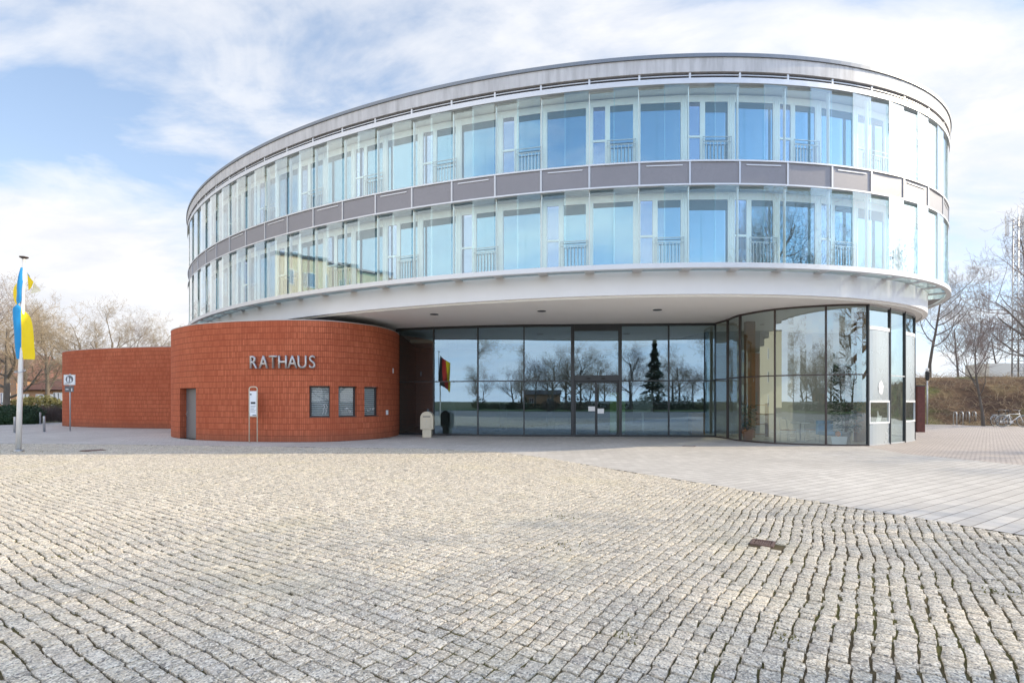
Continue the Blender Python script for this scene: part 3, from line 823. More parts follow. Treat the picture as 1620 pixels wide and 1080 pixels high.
# notice stand in front of the drum
sy = 19.72; sx0, sx1 = look(394.3, 0, sy), look(407, 0, sy); xm = (sx0 + sx1) / 2
t = empty('notice_stand', (xm, sy, 0), 'slim white tubular notice stand before the brick drum', 'notice stand')
mb = MB(); r = .09
arc = [(sx0, sy, .002), (sx0, sy, 2.05)] + [(sx0 + r - r * math.cos(a), sy, 2.05 + r * math.sin(a)) for a in [math.pi / 2 * k / 5 for k in range(1, 6)]] + [(sx1 - r + r * math.sin(a), sy, 2.05 + r * math.cos(a)) for a in [math.pi / 2 * k / 5 for k in range(0, 6)]] + [(sx1, sy, .002)]
mb.tube(arc, .021, 8); mb.tube([(sx0 + .02, sy, 1.0), (sx1 - .02, sy, 1.0)], .015, 8); mb.build('frame', M['beige'], t)
mb = MB(); mb.box(sx0 + .024, sx1 - .024, sy - .012, sy + .012, 1.02, 1.98); bd = mb.build('board', M['paper'], t)
mb = MB(); mb.box(xm - .09, xm + .09, sy - .015, sy - .0125, 1.485, 1.565)
for k in range(5): mb.box(xm - .10, xm + .10 - .03 * (k % 3), sy - .015, sy - .0125, 1.40 - k * .055, 1.412 - k * .055)
mb.box(xm - .12, xm - .06, sy - .015, sy - .0125, 1.83, 1.88); mb.box(xm - .02, xm + .12, sy - .015, sy - .0125, 1.035, 1.065)
mb.build('print', M['ink'], bd)

# flagpole and flag
fx, fy = look(29, 0, 16.4), 16.4; k_ = 16.4 / 810
t = empty('flagpole', (fx, fy, 0), 'slender white flagpole with a flat disc cap on the square', 'flagpole')
tilt = .18
def fp(z): return Vector((fx + tilt * z / 6.2, fy, z))
mb = MB(); mb.tube([fp(0), fp(1.5), fp(3.5), fp(6.15)], [.075, .07, .06, .045], 14); mb.build('shaft', M['pole'], t)
mb = MB(); mb.lathe(fp(6.15), [(.05, 0), (.11, .03), (.12, .06), (.06, .075)], 16); mb.build('cap', M['win_dark'], t)
mb = MB(); mb.lathe(fp(0), [(.13, 0), (.13, .02), (.09, .04)], 16); mb.build('base', M['galv'], t)
mb = MB()
c = fp(2.55); mb.tube([c + Vector((.13 * math.cos(a), .13 * math.sin(a) - .02, .05 * math.sin(a))) for a in [6.283 * k / 16 for k in range(17)]], .014, 6); mb.build('ring', M['galv'], t)
rows = [  # pixel row, then (x, depth) of five points across the cloth, blue to yellow
    (424, [(39, .02), (38, -.06), (37, -.09), (36, -.06), (36, .02)]),
    (436, [(39, .0), (36, -.09), (33, -.08), (32, .02), (33, .08)]),
    (452, [(38, -.06), (34, -.10), (29, -.05), (24, .02), (20, .06)]),
    (465, [(38, -.08), (34, -.11), (28, -.03), (21, .03), (16, .10)]),
    (478, [(37, -.08), (33, -.10), (27, -.02), (22, .05), (18, .13)]),
    (487, [(26, -.10), (30, -.12), (36, -.06), (30, .08), (27, .15)]),
    (497, [(25, -.10), (30, -.12), (37, -.08), (38, .06), (40, .12)]),
    (508, [(26, -.11), (31, -.13), (37, -.08), (42, .02), (47, .07)]),
    (525, [(27, -.10), (32, -.12), (37, -.07), (43, .0), (51, .04)]),
    (545, [(28, -.10), (32, -.11), (36, -.05), (44, .02), (51, .07)]),
    (560, [(29, -.09), (33, -.09), (35, -.03), (43, .05), (51, .10)]),
    (568, [(30, -.08), (33, -.08), (34, -.02), (42, .05), (50, .11)])]
sp = []
for y, pts in rows: sp.append([y] + [v for p in pts for v in p])
sp = spline(sp, 5)
mb = MB(); grid = []
for r_ in sp:
    z = 1.6 + (634 - r_[0]) * k_; line = spline([(r_[1 + 2 * i], r_[2 + 2 * i]) for i in range(5)], 5)
    grid.append([Vector(((x - 810) * k_, fy + d_, z)) for x, d_ in line])
for a, b in zip(grid, grid[1:]):
    for j in range(len(a) - 1):
        mb.quad(a[j], a[j + 1], b[j + 1], b[j], 0 if j < 10 else 1, sm=True)
def fq(pts, m, d=.07):
    mb.poly([Vector(((x - 810) * k_, fy + d + .01 * i, 1.6 + (634 - y) * k_)) for i, (x, y) in enumerate(pts)], m)
fq([(40, 432), (43, 437), (49, 445), (46, 452), (40, 459)], 1); fq([(49, 445), (60, 459), (53, 461), (42, 463), (46, 452)], 2, .10); fq([(40, 430), (44, 436), (43, 438), (40, 434)], 0, .06)
fl = mb.build('flag', [M['flag_blue'], M['flag_yellow'], M['flag_cream']], None, fix=False)
tag(fl, 'blue and yellow flag hanging twisted round the flagpole', 'flag')

# traffic sign by the annex
sx, sy = look(111, 0, 27.2), 27.2
t = empty('traffic_sign', (sx, sy, 0), 'square pale sign with a dark round pictogram beside the annex wall', 'traffic sign')
mb = MB(); mb.tube([(sx, sy, 0), (sx, sy, 3.05)], .03, 10); mb.build('post', M['galv'], t)
q = .31; zc = 2.72
mb = MB(); mb.box(sx - q, sx + q, sy - .045, sy - .032, zc - .28, zc + .28); bd = mb.build('plate', M['paper'], t)
mb = MB()
for x0, x1, z0, z1 in ((-q, q, .255, .28), (-q, q, -.28, -.255), (-q, -q + .025, -.255, .255), (q - .025, q, -.255, .255)):
    mb.box(sx + x0, sx + x1, sy - .049, sy - .0455, zc + z0, zc + z1)
mb.build('border', M['galv'], bd)
mb = MB(); mb.ext([(.2 * math.cos(6.283 * k / 32), .03 + .2 * math.sin(6.283 * k / 32)) for k in range(32)], (sx, sy - .0455, zc), (1, 0, 0), (0, 0, 1), (0, -1, 0), .004); mb.build('disc', M['sign_grey'], bd)
mb = MB()
Y0 = sy - .0505
mb.ext([(-.07 + .03 * math.cos(6.283 * k / 12), .145 + .03 * math.sin(6.283 * k / 12)) for k in range(12)], (sx, Y0, zc), (1, 0, 0), (0, 0, 1), (0, -1, 0), .003)
mb.ext([(-.11, .105), (-.03, .105), (.005, .02), (-.015, .01), (-.04, .05), (-.03, -.02), (-.02, -.13), (-.05, -.13), (-.07, -.04), (-.09, -.13), (-.12, -.13), (-.115, -.01)], (sx, Y0, zc), (1, 0, 0), (0, 0, 1), (0, -1, 0), .003)
mb.ext([(.07 + .024 * math.cos(6.283 * k / 12), .065 + .024 * math.sin(6.283 * k / 12)) for k in range(12)], (sx, Y0, zc), (1, 0, 0), (0, 0, 1), (0, -1, 0), .003)
mb.ext([(.04, .035), (.10, .035), (.12, -.04), (.10, -.13), (.08, -.13), (.07, -.06), (.05, -.13), (.03, -.13), (.035, -.03)], (sx, Y0, zc), (1, 0, 0), (0, 0, 1), (0, -1, 0), .003)
mb.build('pictogram', M['paper'], bd)
mb = MB(); mb.tube([(sx - .24, sy - .052, zc - .22), (sx - .1, sy - .052, zc - .1)], .012, 5); mb.tube([(sx - .17, sy - .052, zc - .23), (sx + .0, sy - .052, zc - .11)], .012, 5); mb.tube([(sx - .09, sy - .052, zc - .24), (sx + .06, sy - .052, zc - .13)], .012, 5); mb.build('stroke', M['galv'], bd)
mb = MB(); mb.box(sx - .25, sx + .22, sy - .045, sy - .032, 2.08, 2.40); p2 = mb.build('lower_plate', M['sign_grey'], t)
mb = MB(); mb.box(sx + .10, sx + .15, sy - .048, sy - .0455, 2.12, 2.27); mb.box(sx - .2, sx - .05, sy - .048, sy - .0455, 2.2, 2.24); mb.build('mark', M['paper'], p2)

# round path sign far left
sx, sy = look(12, 0, 44), 44
t = empty('round_sign', (sx, sy, 0), 'small round blue and white path sign far left', 'traffic sign')
mb = MB(); mb.tube([(sx, sy, 0), (sx, sy, 3.3)], .035, 8); mb.build('post', M['galv'], t)
mb = MB(); mb.ext([(.28 * math.cos(6.283 * k / 28), .28 * math.sin(6.283 * k / 28)) for k in range(28)], (sx, sy - .04, 3.05), (1, 0, 0), (0, 0, 1), (0, -1, 0), .01); ds = mb.build('disc', M['white'], t)
mb = MB(); mb.ext([(.24 * math.cos(6.283 * k / 28), .24 * math.sin(6.283 * k / 28)) for k in range(28)], (sx, sy - .052, 3.05), (1, 0, 0), (0, 0, 1), (0, -1, 0), .004); mb.build('field', M['blue_vinyl'], ds)
mb = MB(); mb.ext([(-.16, -.1), (0, -.03), (.16, -.1), (.12, .02), (.03, .08), (-.03, .08), (-.12, .02)], (sx, sy - .058, 3.05), (1, 0, 0), (0, 0, 1), (0, -1, 0), .003); mb.build('symbol', M['white'], ds)

# bollards
BL = [(70, 26.6, 'steel bollard standing alone between flagpole and traffic sign'), (23.5, 25.6, 'steel bollard standing close behind the flagpole'), (63.5, 35.5, 'far steel bollard in front of the bare hedge')]
proto = None
for px, Y, lab in BL:
    if proto is None:
        root = empty('bollard', (0, 0, 0), lab, 'bollard', 'steel bollards left of the annex')
        mb = MB(); mb.lathe((0, 0, 0), [(.055, 0), (.055, .78), (.05, .80), (.02, .81)], 16); o = mb.build('post', M['galv'], None); o.parent = root
        mb = MB(); mb.lathe((0, 0, 0), [(.11, 0), (.11, .012), (.06, .02)], 16); o = mb.build('foot', M['galv'], None); o.parent = root
        proto = root
    else: root = copy_tree(proto)
    root.location = (look(px, 0, Y), Y, 0); root['label'] = lab

# rusty stele and lamp post to the right
sx, sy = look(1456, 0, 26.3), 26.3
t = empty('rusty_stele', (sx, sy, 0), 'dark red rusty steel stele right behind the café end', 'stele')
mb = MB(); mb.box(sx - .2, sx + .2, sy - .06, sy + .06, 0, 2.35); mb.build('slab', M['rust'], t, bevel=.006)
mb = MB(); mb.box(sx - .21, sx + .21, sy - .07, sy + .07, 2.353, 2.40); mb.build('cap', M['dark_metal'], t)
sx, sy = look(1467, 0, 35), 35
t = empty('lamp_post', (sx, sy, 0), 'slim lamp post with a dark head behind the rusty stele', 'lamp post')
mb = MB(); mb.tube([(sx, sy, 0), (sx, sy, 3.1)], [.05, .04], 10); mb.build('post', M['galv'], t)
mb = MB(); mb.lathe((sx, sy, 3.0), [(.06, 0), (.12, .12), (.12, .5), (.14, .52), (.1, .62)], 14); mb.build('lamp_head', M['dark_metal'], t)
mb = MB(); mb.lathe((sx, sy, 3.622), [(.09, 0), (.1, .18), (.03, .24)], 14); mb.build('globe', M['white'], t)

# bicycle racks
proto = None
RK = ['bicycle hoop at the left end of the row', 'second bicycle hoop from the left', 'third bicycle hoop from the left', 'bicycle hoop at the right end, nearest the young tree']
for i, px in enumerate((1511, 1521, 1531, 1541)):
    Y = 34.2 + .25 * i
    if proto is None:
        root = empty('bicycle_hoop', (0, 0, 0), RK[0], 'bicycle rack', 'bicycle hoops before the embankment')
        mb = MB(); w, h, r = .36, .86, .2
        mb.tube([(-w, 0, 0), (-w, 0, h - r)] + [(-w + r - r * math.cos(a), 0, h - r + r * math.sin(a)) for a in [math.pi / 2 * k / 6 for k in range(1, 7)]] + [(w - r + r * math.sin(a), 0, h - r + r * math.cos(a)) for a in [math.pi / 2 * k / 6 for k in range(7)]] + [(w, 0, 0)], .032, 10)
        o = mb.build('hoop', M['galv'], None); o.parent = root
        mb = MB(); mb.lathe((-w, 0, 0), [(.07, 0), (.07, .012), (.04, .016)], 12); mb.lathe((w, 0, 0), [(.07, 0), (.07, .012), (.04, .016)], 12); o = mb.build('foot_plate', M['galv'], None); o.parent = root
        proto = root
    else: root = copy_tree(proto)
    root.location = (look(px, 0, Y), Y, .0); root.rotation_euler[2] = R(62); root['label'] = RK[i]

# bicycles
def bicycle(frame_mat, label, loc, rot):
    root = empty('bicycle', loc, label, 'bicycle', 'bicycles parked by the embankment'); root.rotation_euler[2] = rot
    def ch(mb, nm, mat, par=root):
        o = mb.build(nm, mat, None); o.parent = par; return o
    for wx in (-.53, .53):
        mb = MB(); mb.tube([(wx + .33 * math.cos(a), 0, .345 + .33 * math.sin(a)) for a in [6.283 * k / 28 for k in range(29)]], .017, 8, cap=False); w = ch(mb, 'wheel', M['tyre'])
        mb = MB(); mb.tube([(wx + .305 * math.cos(a), 0, .345 + .305 * math.sin(a)) for a in [6.283 * k / 28 for k in range(29)]], .011, 6, cap=False)
        for k in range(14):
            a = 6.283 * k / 14; mb.tube([(wx, 0, .345), (wx + .3 * math.cos(a), 0, .345 + .3 * math.sin(a))], .0028, 4)
        mb.tube([(wx, -.05, .345), (wx, .05, .345)], .022, 8); ch(mb, 'rim', M['galv'], w)
        mb = MB(); mb.tube([(wx + .365 * math.cos(a), 0, .345 + .365 * math.sin(a)) for a in [R(20 + 150 * k / 14) for k in range(15)]], .018, 6); ch(mb, 'mudguard', M['galv'])
    bb, hd, st, ra, fa = (-.08, 0, .30), (.36, 0, .80), (-.2, 0, .78), (-.53, 0, .345), (.53, 0, .345)
    mb = MB()
    for a, b, r in ((bb, (.38, 0, .70), .02), (st, hd, .018), (bb, st, .018), (bb, ra, .013), (st, ra, .011), ((.34, 0, .88), (.40, 0, .66), .02), ((.40, 0, .66), fa, .014)):
        mb.tube([a, b], r, 8)
    ch(mb, 'frame', frame_mat)
    mb = MB(); mb.tube([(.34, 0, .88), (.32, 0, 1.02)], .013, 8); mb.tube([(.18, -.3, 1.03), (.27, -.2, 1.05), (.33, 0, 1.02), (.27, .2, 1.05), (.18, .3, 1.03)], .012, 8); ch(mb, 'handlebar', M['steel'])
    mb = MB(); mb.tube([st, (-.22, 0, .92)], .013, 8); mb.ext([(-.14, -.09), (-.02, -.08), (.15, -.015), (.15, .015), (-.02, .08), (-.14, .09)], (-.22, 0, .92), (1, 0, 0), (0, 1, 0), (0, 0, 1), .06); ch(mb, 'saddle', M['black'])
    mb = MB(); mb.lathe((-.08, 0, .30), [(.09, -.004), (.09, .004)], 18); o = ch(mb, 'chainring', M['steel']); 
    for v in o.data.vertices: v.co = (v.co.x, -.045 + (v.co.z - .30), .30 + v.co.y)
    mb = MB(); mb.tube([(-.08, -.05, .30), (.06, -.07, .2), (.06, -.15, .2)], .011, 6); mb.tube([(-.08, .05, .30), (-.22, .07, .40), (-.22, .15, .40)], .011, 6); ch(mb, 'pedals', M['steel'])
    mb = MB(); mb.box(-.72, -.36, -.06, .06, .74, .755); mb.tube([(-.66, .05, .74), (-.53, .05, .345)], .006, 5); mb.tube([(-.66, -.05, .74), (-.53, -.05, .345)], .006, 5); ch(mb, 'carrier', M['steel'])
    return root
bicycle(M['white'], 'silver-white bicycle nearest the right edge, front wheel to the right', (look(1602, 0, 31.6), 31.6, 0), R(-14))
bicycle(M['dark_metal'], 'dark bicycle left of the pale one by the embankment', (look(1584, 0, 32.4), 32.4, 0), R(12))

# covers in the paving
def cover(px, py, w, label, rot=0.0, mat='iron'):
    Y = 1.6 * 810 / (py - 634); x = look(px, 0, Y)
    t = empty('drain_cover', (x, Y, 0), label, 'drain cover'); t.rotation_euler[2] = rot
    mb = MB(); h = w / 2
    for a, b, c, d in ((-h, h, -h, -h + .03), (-h, h, h - .03, h), (-h, -h + .03, -h + .03, h - .03), (h - .03, h, -h + .03, h - .03)): mb.box(a, b, c, d, -.03, .006)
    o = mb.build('rim', M[mat], None); o.parent = t
    mb = MB(); n = 7
    for k in range(n):
        x0 = -h + .04 + (w - .08) * (k + .15) / n; mb.box(x0, x0 + (w - .08) / n * .7, -h + .032, h - .032, -.03, -.001)
    mb.box(-h + .031, h - .031, -.02, .02, -.03, -.0025); o = mb.build('grate', M[mat], None); o.parent = t
COVERS = [(1207, 858, .24), (610, 693, .4), (1090, 705.5, .4), (148, 712, .55)]
for (px, py, w), lab in zip(COVERS, ['rusty square drain cover in the cobbles, nearest of all', 'dark drain cover at the foot of the brick drum by the glazing', 'dark drain cover on the slabs before the entrance', 'wide drain cover in the shade right of the flagpole']):
    cover(px, py, w, lab, math.atan2(-.558, .83))

# ------------------------------------------------------------------ ground
def ground_mat(name, c0, c1, s=.3):
    t = NT(name); f = t.noise(s, t.obj(), 6); g = t.noise(s * 25, t.obj(), 4)
    c = t.mix(t.ramp(f, [(.35, 0), (.65, 1)]), c0, c1); c = t.mix(t.math('MULTIPLY', g, .5), c, [x * .55 for x in c0])
    return t.bsdf(c, .95, bump=g, bstr=.4, bdist=.02, spec=.2)
mb = MB(); mb.quad((-900, -900, -.045), (900, -900, -.045), (900, 900, -.045), (-900, 900, -.045))
struct(mb.build('ground', ground_mat('grass_ground', (.10, .12, .045), (.16, .14, .075)), None))

COB = [(-34, 19.7), (-19.5, 19.3), (-13.5, 18.7), (-8, 17.9), (-3, 17.2), (-.5, 16.2), (.73, 14.7), (6.05, 6.2), (11.4, -2.3), (14.5, -7.3), (14.5, -30), (-34, -30)]
def joint_mat():
    t = NT('joint_soil'); f = t.noise(1.2, t.obj(), 5); g = t.noise(40, t.obj(), 4)
    c = t.mix(t.ramp(f, [(.42, 0), (.60, 1)]), (.15, .115, .07), (.155, .145, .05)); c = t.mix(t.math('MULTIPLY', g, .7), c, (.06, .05, .03))
    return t.bsdf(c, 1, bump=g, bstr=.6, bdist=.01, spec=.1)
mb = MB(); mb.poly([(x, y, -.0135) for x, y in COB]); struct(mb.build('joint_bed', joint_mat(), None, fix=False))

def slab_mat(name, rot, bw, rh, c1, c2, cm, mort=.004):
    t = NT(name); v = t.obj((1, 1, 1), (0, 0, rot))
    bt = t.n('ShaderNodeTexBrick', {'Vector': v, 'Color1': (*c1, 1), 'Color2': (*c2, 1), 'Mortar': (*cm, 1), 'Scale': 1.0, 'Mortar Size': mort, 'Mortar Smooth': .2, 'Brick Width': bw, 'Row Height': rh, 'Bias': 0.0})
    big = t.noise(.35, t.obj(), 6); fine = t.noise(60, t.obj(), 3)
    c = t.mix(t.ramp(big, [(.35, .0), (.7, .55)]), bt.outputs['Color'], [x * .72 for x in c1])
    c = t.mix(t.math('MULTIPLY', fine, .3), c, [x * .75 for x in c2])
    # long joints read darker
    sx = t.n('ShaderNodeSeparateXYZ', {0: v}); fr = t.math('FRACT', t.math('DIVIDE', sx.outputs[1], rh))
    ln = t.math('LESS_THAN', fr, .06)
    c = t.mix(t.math('MULTIPLY', ln, .75), c, cm)
    h = t.math('SUBTRACT', t.math('ADD', t.math('SUBTRACT', 1, bt.outputs['Fac']), t.math('MULTIPLY', fine, .15)), ln)
    return t.bsdf(c, .75, bump=h, bstr=.5, bdist=.006, spec=.3)
SLAB = COB[:10]
mb = MB(); mb.poly([(x, y, 0.0) for x, y in SLAB] + [(19.5, -7.3, 0), (13.2, 11.5, 0), (12.6, 13.2, 0), (11.9, 15.6, 0), (12.6, 18.6, 0), (22, 30, 0), (22, 46, 0), (-34, 46, 0)])
struct(mb.build('slab_paving', slab_mat('concrete_slabs', -math.atan2(.533, .846), .30, .20, (.50, .475, .44), (.62, .592, .55), (.17, .15, .13)), None, fix=False))
mb = MB(); mb.poly([(19.5, -7.3, 0.0), (60, -20, 0), (60, 29.5, 0), (38, 33.2, 0), (33, 34.2, 0), (26, 36.5, 0), (22, 46, 0), (22, 30, 0), (12.6, 18.6, 0), (11.9, 15.6, 0), (12.6, 13.2, 0), (13.2, 11.5, 0)])
struct(mb.build('small_paving', slab_mat('small_setts', R(12), .12, .10, (.50, .44, .40), (.58, .52, .47), (.17, .13, .11), .008), None, fix=False))
mb = MB(); mb.poly([(-34, -30, -.018), (14.5, -30, -.018), (60, -30, -.018), (60, -20, -.018), (19.5, -7.3, -.018), (14.5, -7.3, -.018), (14.5, -30.01, -.018)][1:6] )
struct(mb.build('side_paving', slab_mat('side_setts', R(8), .2, .16, (.22, .21, .20), (.28, .27, .25), (.08, .07, .06), .008), None, fix=False))  # darkened like the rear plaza, in place of tree shade
mb = MB(); mb.quad((-120, -52, -.03), (60, -52, -.03), (60, -30, -.03), (-120, -30, -.03)); mb.quad((-120, -29.99, -.03), (-34, -29.99, -.03), (-34, 27, -.03), (-120, 27, -.03))
lw_ = MB(); lw_.quad((-60, -50, -.008), (44, -50, -.008), (44, -34.5, -.008), (-60, -34.5, -.008)); struct(lw_.build('lawn', ground_mat('lawn_grass', (.07, .12, .03), (.13, .16, .06), .4), None, fix=False))
struct(mb.build('street', ground_mat('asphalt', (.07, .07, .072), (.10, .10, .10), .5), None, fix=False))

# cobbles, one by one
def inside(P, x, y):
    n = len(P); r = np.zeros(len(x), bool); j = n - 1
    for i in range(n):
        xi, yi = P[i]; xj, yj = P[j]
        c = ((yi > y) != (yj > y)) & (x < (xj - xi) * (y - yi) / (yj - yi + 1e-12) + xi)
        r ^= c; j = i
    return r
def sstep(a, b, x):
    t = np.clip((x - a) / (b - a), 0, 1); return t * t * (3 - 2 * t)
def cobbles():
    rs = np.random.RandomState(11); p = .113
    ud = np.array([.83, -.558]); vd = np.array([.558, .83])
    n = 480
    I, J = np.meshgrid(np.arange(-n, n), np.arange(-n, n), indexing='ij')
    a = rs.uniform(-1, 1, (2 * n + 1, 2 * n + 1)); b = rs.uniform(-1, 1, (2 * n + 1, 2 * n + 1))
    offv = rs.uniform(-.28, .28, 2 * n) + np.where(np.arange(2 * n) % 2, .5, 0); offu = rs.uniform(-.28, .28, 2 * n) + np.where(np.arange(2 * n) % 2, .5, 0)
    U, V = (I + .5) * p, (J + .5) * p
    X = U * ud[0] + V * vd[0]; Y = U * ud[1] + V * vd[1]
    keep = (X > -33) & (X < 16) & (Y > -2.5) & (Y < 20)
    I, J, X, Y = I[keep], J[keep], X[keep], Y[keep]
    ii, jj = I + n, J + n
    div = X - .1 * (Y - 3)          # line where the two coursings meet
    wL = 1 - sstep(-3.2, -.3, div); wR = sstep(.6, 3.2, div)
    ja, jb = .09 + .24 * wL, .09 + .24 * wR
    u0 = (I + a[ii, jj] * ja) * p; u1 = (I + 1 + a[ii + 1, jj] * ja) * p
    v0 = (J + b[ii, jj] * jb) * p; v1 = (J + 1 + b[ii, jj + 1] * jb) * p
    su = offv[jj] * wL * p; sv = offu[ii] * wR * p
    u0 += su; u1 += su; v0 += sv; v1 += sv
    N = len(I); g = rs.uniform(.0030, .0062, N)
    hu, hv = (u1 - u0) / 2 - g * (.55 * wL + 1.0 * (1 - wL) + .5 * wR), (v1 - v0) / 2 - g * (.55 * wR + 1.0 * (1 - wR) + .5 * wL)
    cu, cv = (u0 + u1) / 2 + rs.normal(0, .0019, N), (v0 + v1) / 2 + rs.normal(0, .0019, N)
    ang = np.array([-.78, -.2, .2, .78, .78, .2, -.2, -.78, -.78])   # octagon-like outline
    ox = np.array([-.97, 0, .97, 1.0, .97, 0, -.97, -1.0]); oy = np.array([-.97, -1.0, -.97, 0, .97, 1.0, .97, 0])
    jx = rs.uniform(-.10, .07, (N, 8)); jy = rs.uniform(-.10, .07, (N, 8))
    jx *= np.sign(ox)[None] + (ox == 0); jy *= np.sign(oy)[None] + (oy == 0)
    px = (ox + jx) * hu[:, None]; py = (oy + jy) * hv[:, None]
    rot = rs.normal(0, .04, N)[:, None]
    px, py = px - rot * py, py + rot * px
    top = rs.normal(0, .002, N); tx = rs.normal(0, .010, N); ty = rs.normal(0, .010, N)
    rings = []
    for sc, z in ((1.0, -.03), (.995, -.002), (.965, .0004), (.5, .0009)):
        zz = (z + top)[:, None] + (px * tx[:, None] + py * ty[:, None]) * sc
        if sc in (.5, .965): zz = zz + rs.normal(0, .0014, (N, 8))
        rings.append(np.stack([cu[:, None] + px * sc, cv[:, None] + py * sc, zz], -1))
    C = np.concatenate(rings, 1)                         # N x 32 x 3
    uu, vv = C[..., 0], C[..., 1]
    wx = uu * ud[0] + vv * vd[0]; wy = uu * ud[1] + vv * vd[1]
    wr = sstep(1.0, 3.5, wx - .1 * (wy - 3)); wl = 1 - sstep(-4, -1, wx)
    k = (.012 * np.sin(vv * 3.1 + 1.6 * np.sin(uu * .9)) + .008 * np.sin(vv * 7.1 + uu * 2.3)) * wr + .03 * np.sin(vv * 1.3 + uu * .4)
    m = (.010 * np.sin(uu * 2.6 + 1.6 * np.sin(vv * .8)) + .008 * np.sin(uu * 6.3 - vv * 1.9)) * wl + .03 * np.sin(uu * 1.1 - vv * .5)
    wx2 = wx + k * ud[0] + m * vd[0]; wy2 = wy + k * ud[1] + m * vd[1]
    zz = C[..., 2] + .006 * np.sin(wx * 1.7 + wy * .6) * np.sin(wy * 1.3 - wx * .4)
    cx, cy = wx2.mean(1), wy2.mean(1)
    ok = inside(COB, cx, cy)
    for (qx, qy, w) in COVERS:
        Yc = 1.6 * 810 / (qy - 634); xc = look(qx, 0, Yc)
        da, db = (cx - xc) * ud[0] + (cy - Yc) * ud[1], (cx - xc) * vd[0] + (cy - Yc) * vd[1]
        ok &= ~((abs(da) < w * .5 + .05) & (abs(db) < w * .5 + .05))
    ok &= ~(np.hypot(cx - fx, cy - fy) < .16)
    V3 = np.stack([wx2, wy2, zz], -1)[ok]; N = len(V3)
    V3 = V3.reshape(-1, 3).astype(np.float32)
    base = (np.arange(N) * 32)[:, None, None]
    q = []
    for r in range(3):
        for s in range(8):
            s2 = (s + 1) % 8; q.append((r * 8 + s, r * 8 + s2, r * 8 + 8 + s2, r * 8 + 8 + s))
    Q = (base + np.array(q)[None]).reshape(-1, 4)
    T = (np.arange(N) * 32)[:, None] + np.arange(24, 32)[None]
    loops = np.concatenate([Q.ravel(), T.ravel()]).astype(np.int32)
    ls = np.concatenate([np.arange(len(Q)) * 4, len(Q) * 4 + np.arange(N) * 8]).astype(np.int32)
    me = bpy.data.meshes.new('cobblestones'); me.vertices.add(len(V3)); me.vertices.foreach_set('co', V3.ravel())
    me.loops.add(len(loops)); me.loops.foreach_set('vertex_index', loops)
    me.polygons.add(len(ls)); me.polygons.foreach_set('loop_start', ls)
    me.polygons.foreach_set('use_smooth', np.concatenate([np.tile(np.repeat([0, 0, 1], 8), N), np.ones(N)]).astype(bool))
    me.update(calc_edges=True)
    tone = rs.rand(N, 2); at = me.attributes.new('tone', 'FLOAT_COLOR', 'POINT')
    c = np.zeros((N, 32, 4), np.float32); c[..., 0] = tone[:, 0:1]; c[..., 1] = tone[:, 1:2]; c[..., 3] = 1
    at.data.foreach_set('color', c.ravel())
    return me
def cobble_mat():
    t = NT('granite_setts'); at = t.n('ShaderNodeAttribute', attribute_name='tone'); sp = t.n('ShaderNodeSeparateColor', {0: at.outputs['Color']})
    ob = t.obj()
    c = t.ramp(sp.outputs[0], [(0, (.46, .39, .295)), (.3, (.60, .515, .385)), (.7, (.70, .605, .455)), (1, (.80, .71, .57))])
    c = t.mix(t.ramp(sp.outputs[1], [(.80, 0), (1, .35)]), c, (.60, .50, .44))
    sp1 = t.noise(95, ob, 3, .8); sp2 = t.noise(38, ob, 3, .65)
    c = t.mix(t.ramp(sp1, [(.36, .8), (.52, 0)]), c, (.17, .165, .16))
    c = t.mix(t.ramp(sp1, [(.55, 0), (.7, .6)]), c, (.80, .78, .74))
    c = t.mix(t.ramp(sp2, [(.35, .3), (.6, 0)]), c, (.38, .37, .35))
    vo = t.n('ShaderNodeTexVoronoi', {'Vector': ob, 'Scale': 88.0}); vs_ = t.n('ShaderNodeSeparateColor', {0: vo.outputs['Color']})
    c = t.mix(t.ramp(vs_.outputs[0], [(.10, .85), (.32, .25), (.42, 0)]), c, (.13, .13, .13))
    c = t.mix(t.ramp(vs_.outputs[1], [(.62, 0), (.9, .75)]), c, (.92, .85, .72))
    big = t.noise(.22, ob, 5); yel = t.noise(.55, ob, 5)
    c = t.mix(t.ramp(big, [(.4, 0), (.68, .28)]), c, (.47, .43, .36))
    c = t.mix(t.ramp(yel, [(.52, 0), (.75, .32)]), c, (.60, .53, .33))
    h = t.math('ADD', sp2, t.math('MULTIPLY', sp1, .5))
    return t.bsdf(c, .72, bump=h, bstr=.8, bdist=.009, spec=.3)
o = bpy.data.objects.new('cobblestones', cobbles()); COL.objects.link(o); o.data.materials.append(cobble_mat()); struct(o)
# cobble-like sheet behind the camera, coloured darker to stand in for tree shade
mb = MB(); mb.poly([(-34, -30, -.012), (14.5, -30, -.012), (14.5, -7.3, -.012), (11.5, -2.55, -.012), (-34, -2.55, -.012)])
struct(mb.build('rear_plaza', slab_mat('rear_setts', R(34), .17, .165, (.24, .23, .22), (.31, .30, .28), (.07, .06, .05), .012), None, fix=False))
# tufts of weed in the joints
rw = random.Random(5); mb = MB()
spots = [(420, 738, .2), (120, 876, .1), (882, 862, .16), (60, 714, .25), (20, 714, .2), (894, 818, .1), (1000, 1010, .07), (1240, 1005, .06), (1590, 940, .08)]
for px, py, w in spots:
    Y = 1.6 * 810 / (py - 634); X = look(px, 0, Y)
    for k in range(26):
        c = Vector((X + rw.gauss(0, w), Y + rw.gauss(0, w), -.01)); h = rw.uniform(.012, .045); a = rw.uniform(0, 6.28); d = Vector((math.cos(a), math.sin(a), 0)) * .013
        mb.poly([c - d, c + d, c + Vector((rw.uniform(-.02, .02), rw.uniform(-.02, .02), h))])
stuff(tag(mb.build('weeds', M['shrub'], None, fix=False), 'small tufts of weed growing in the cobble joints', 'weeds'))

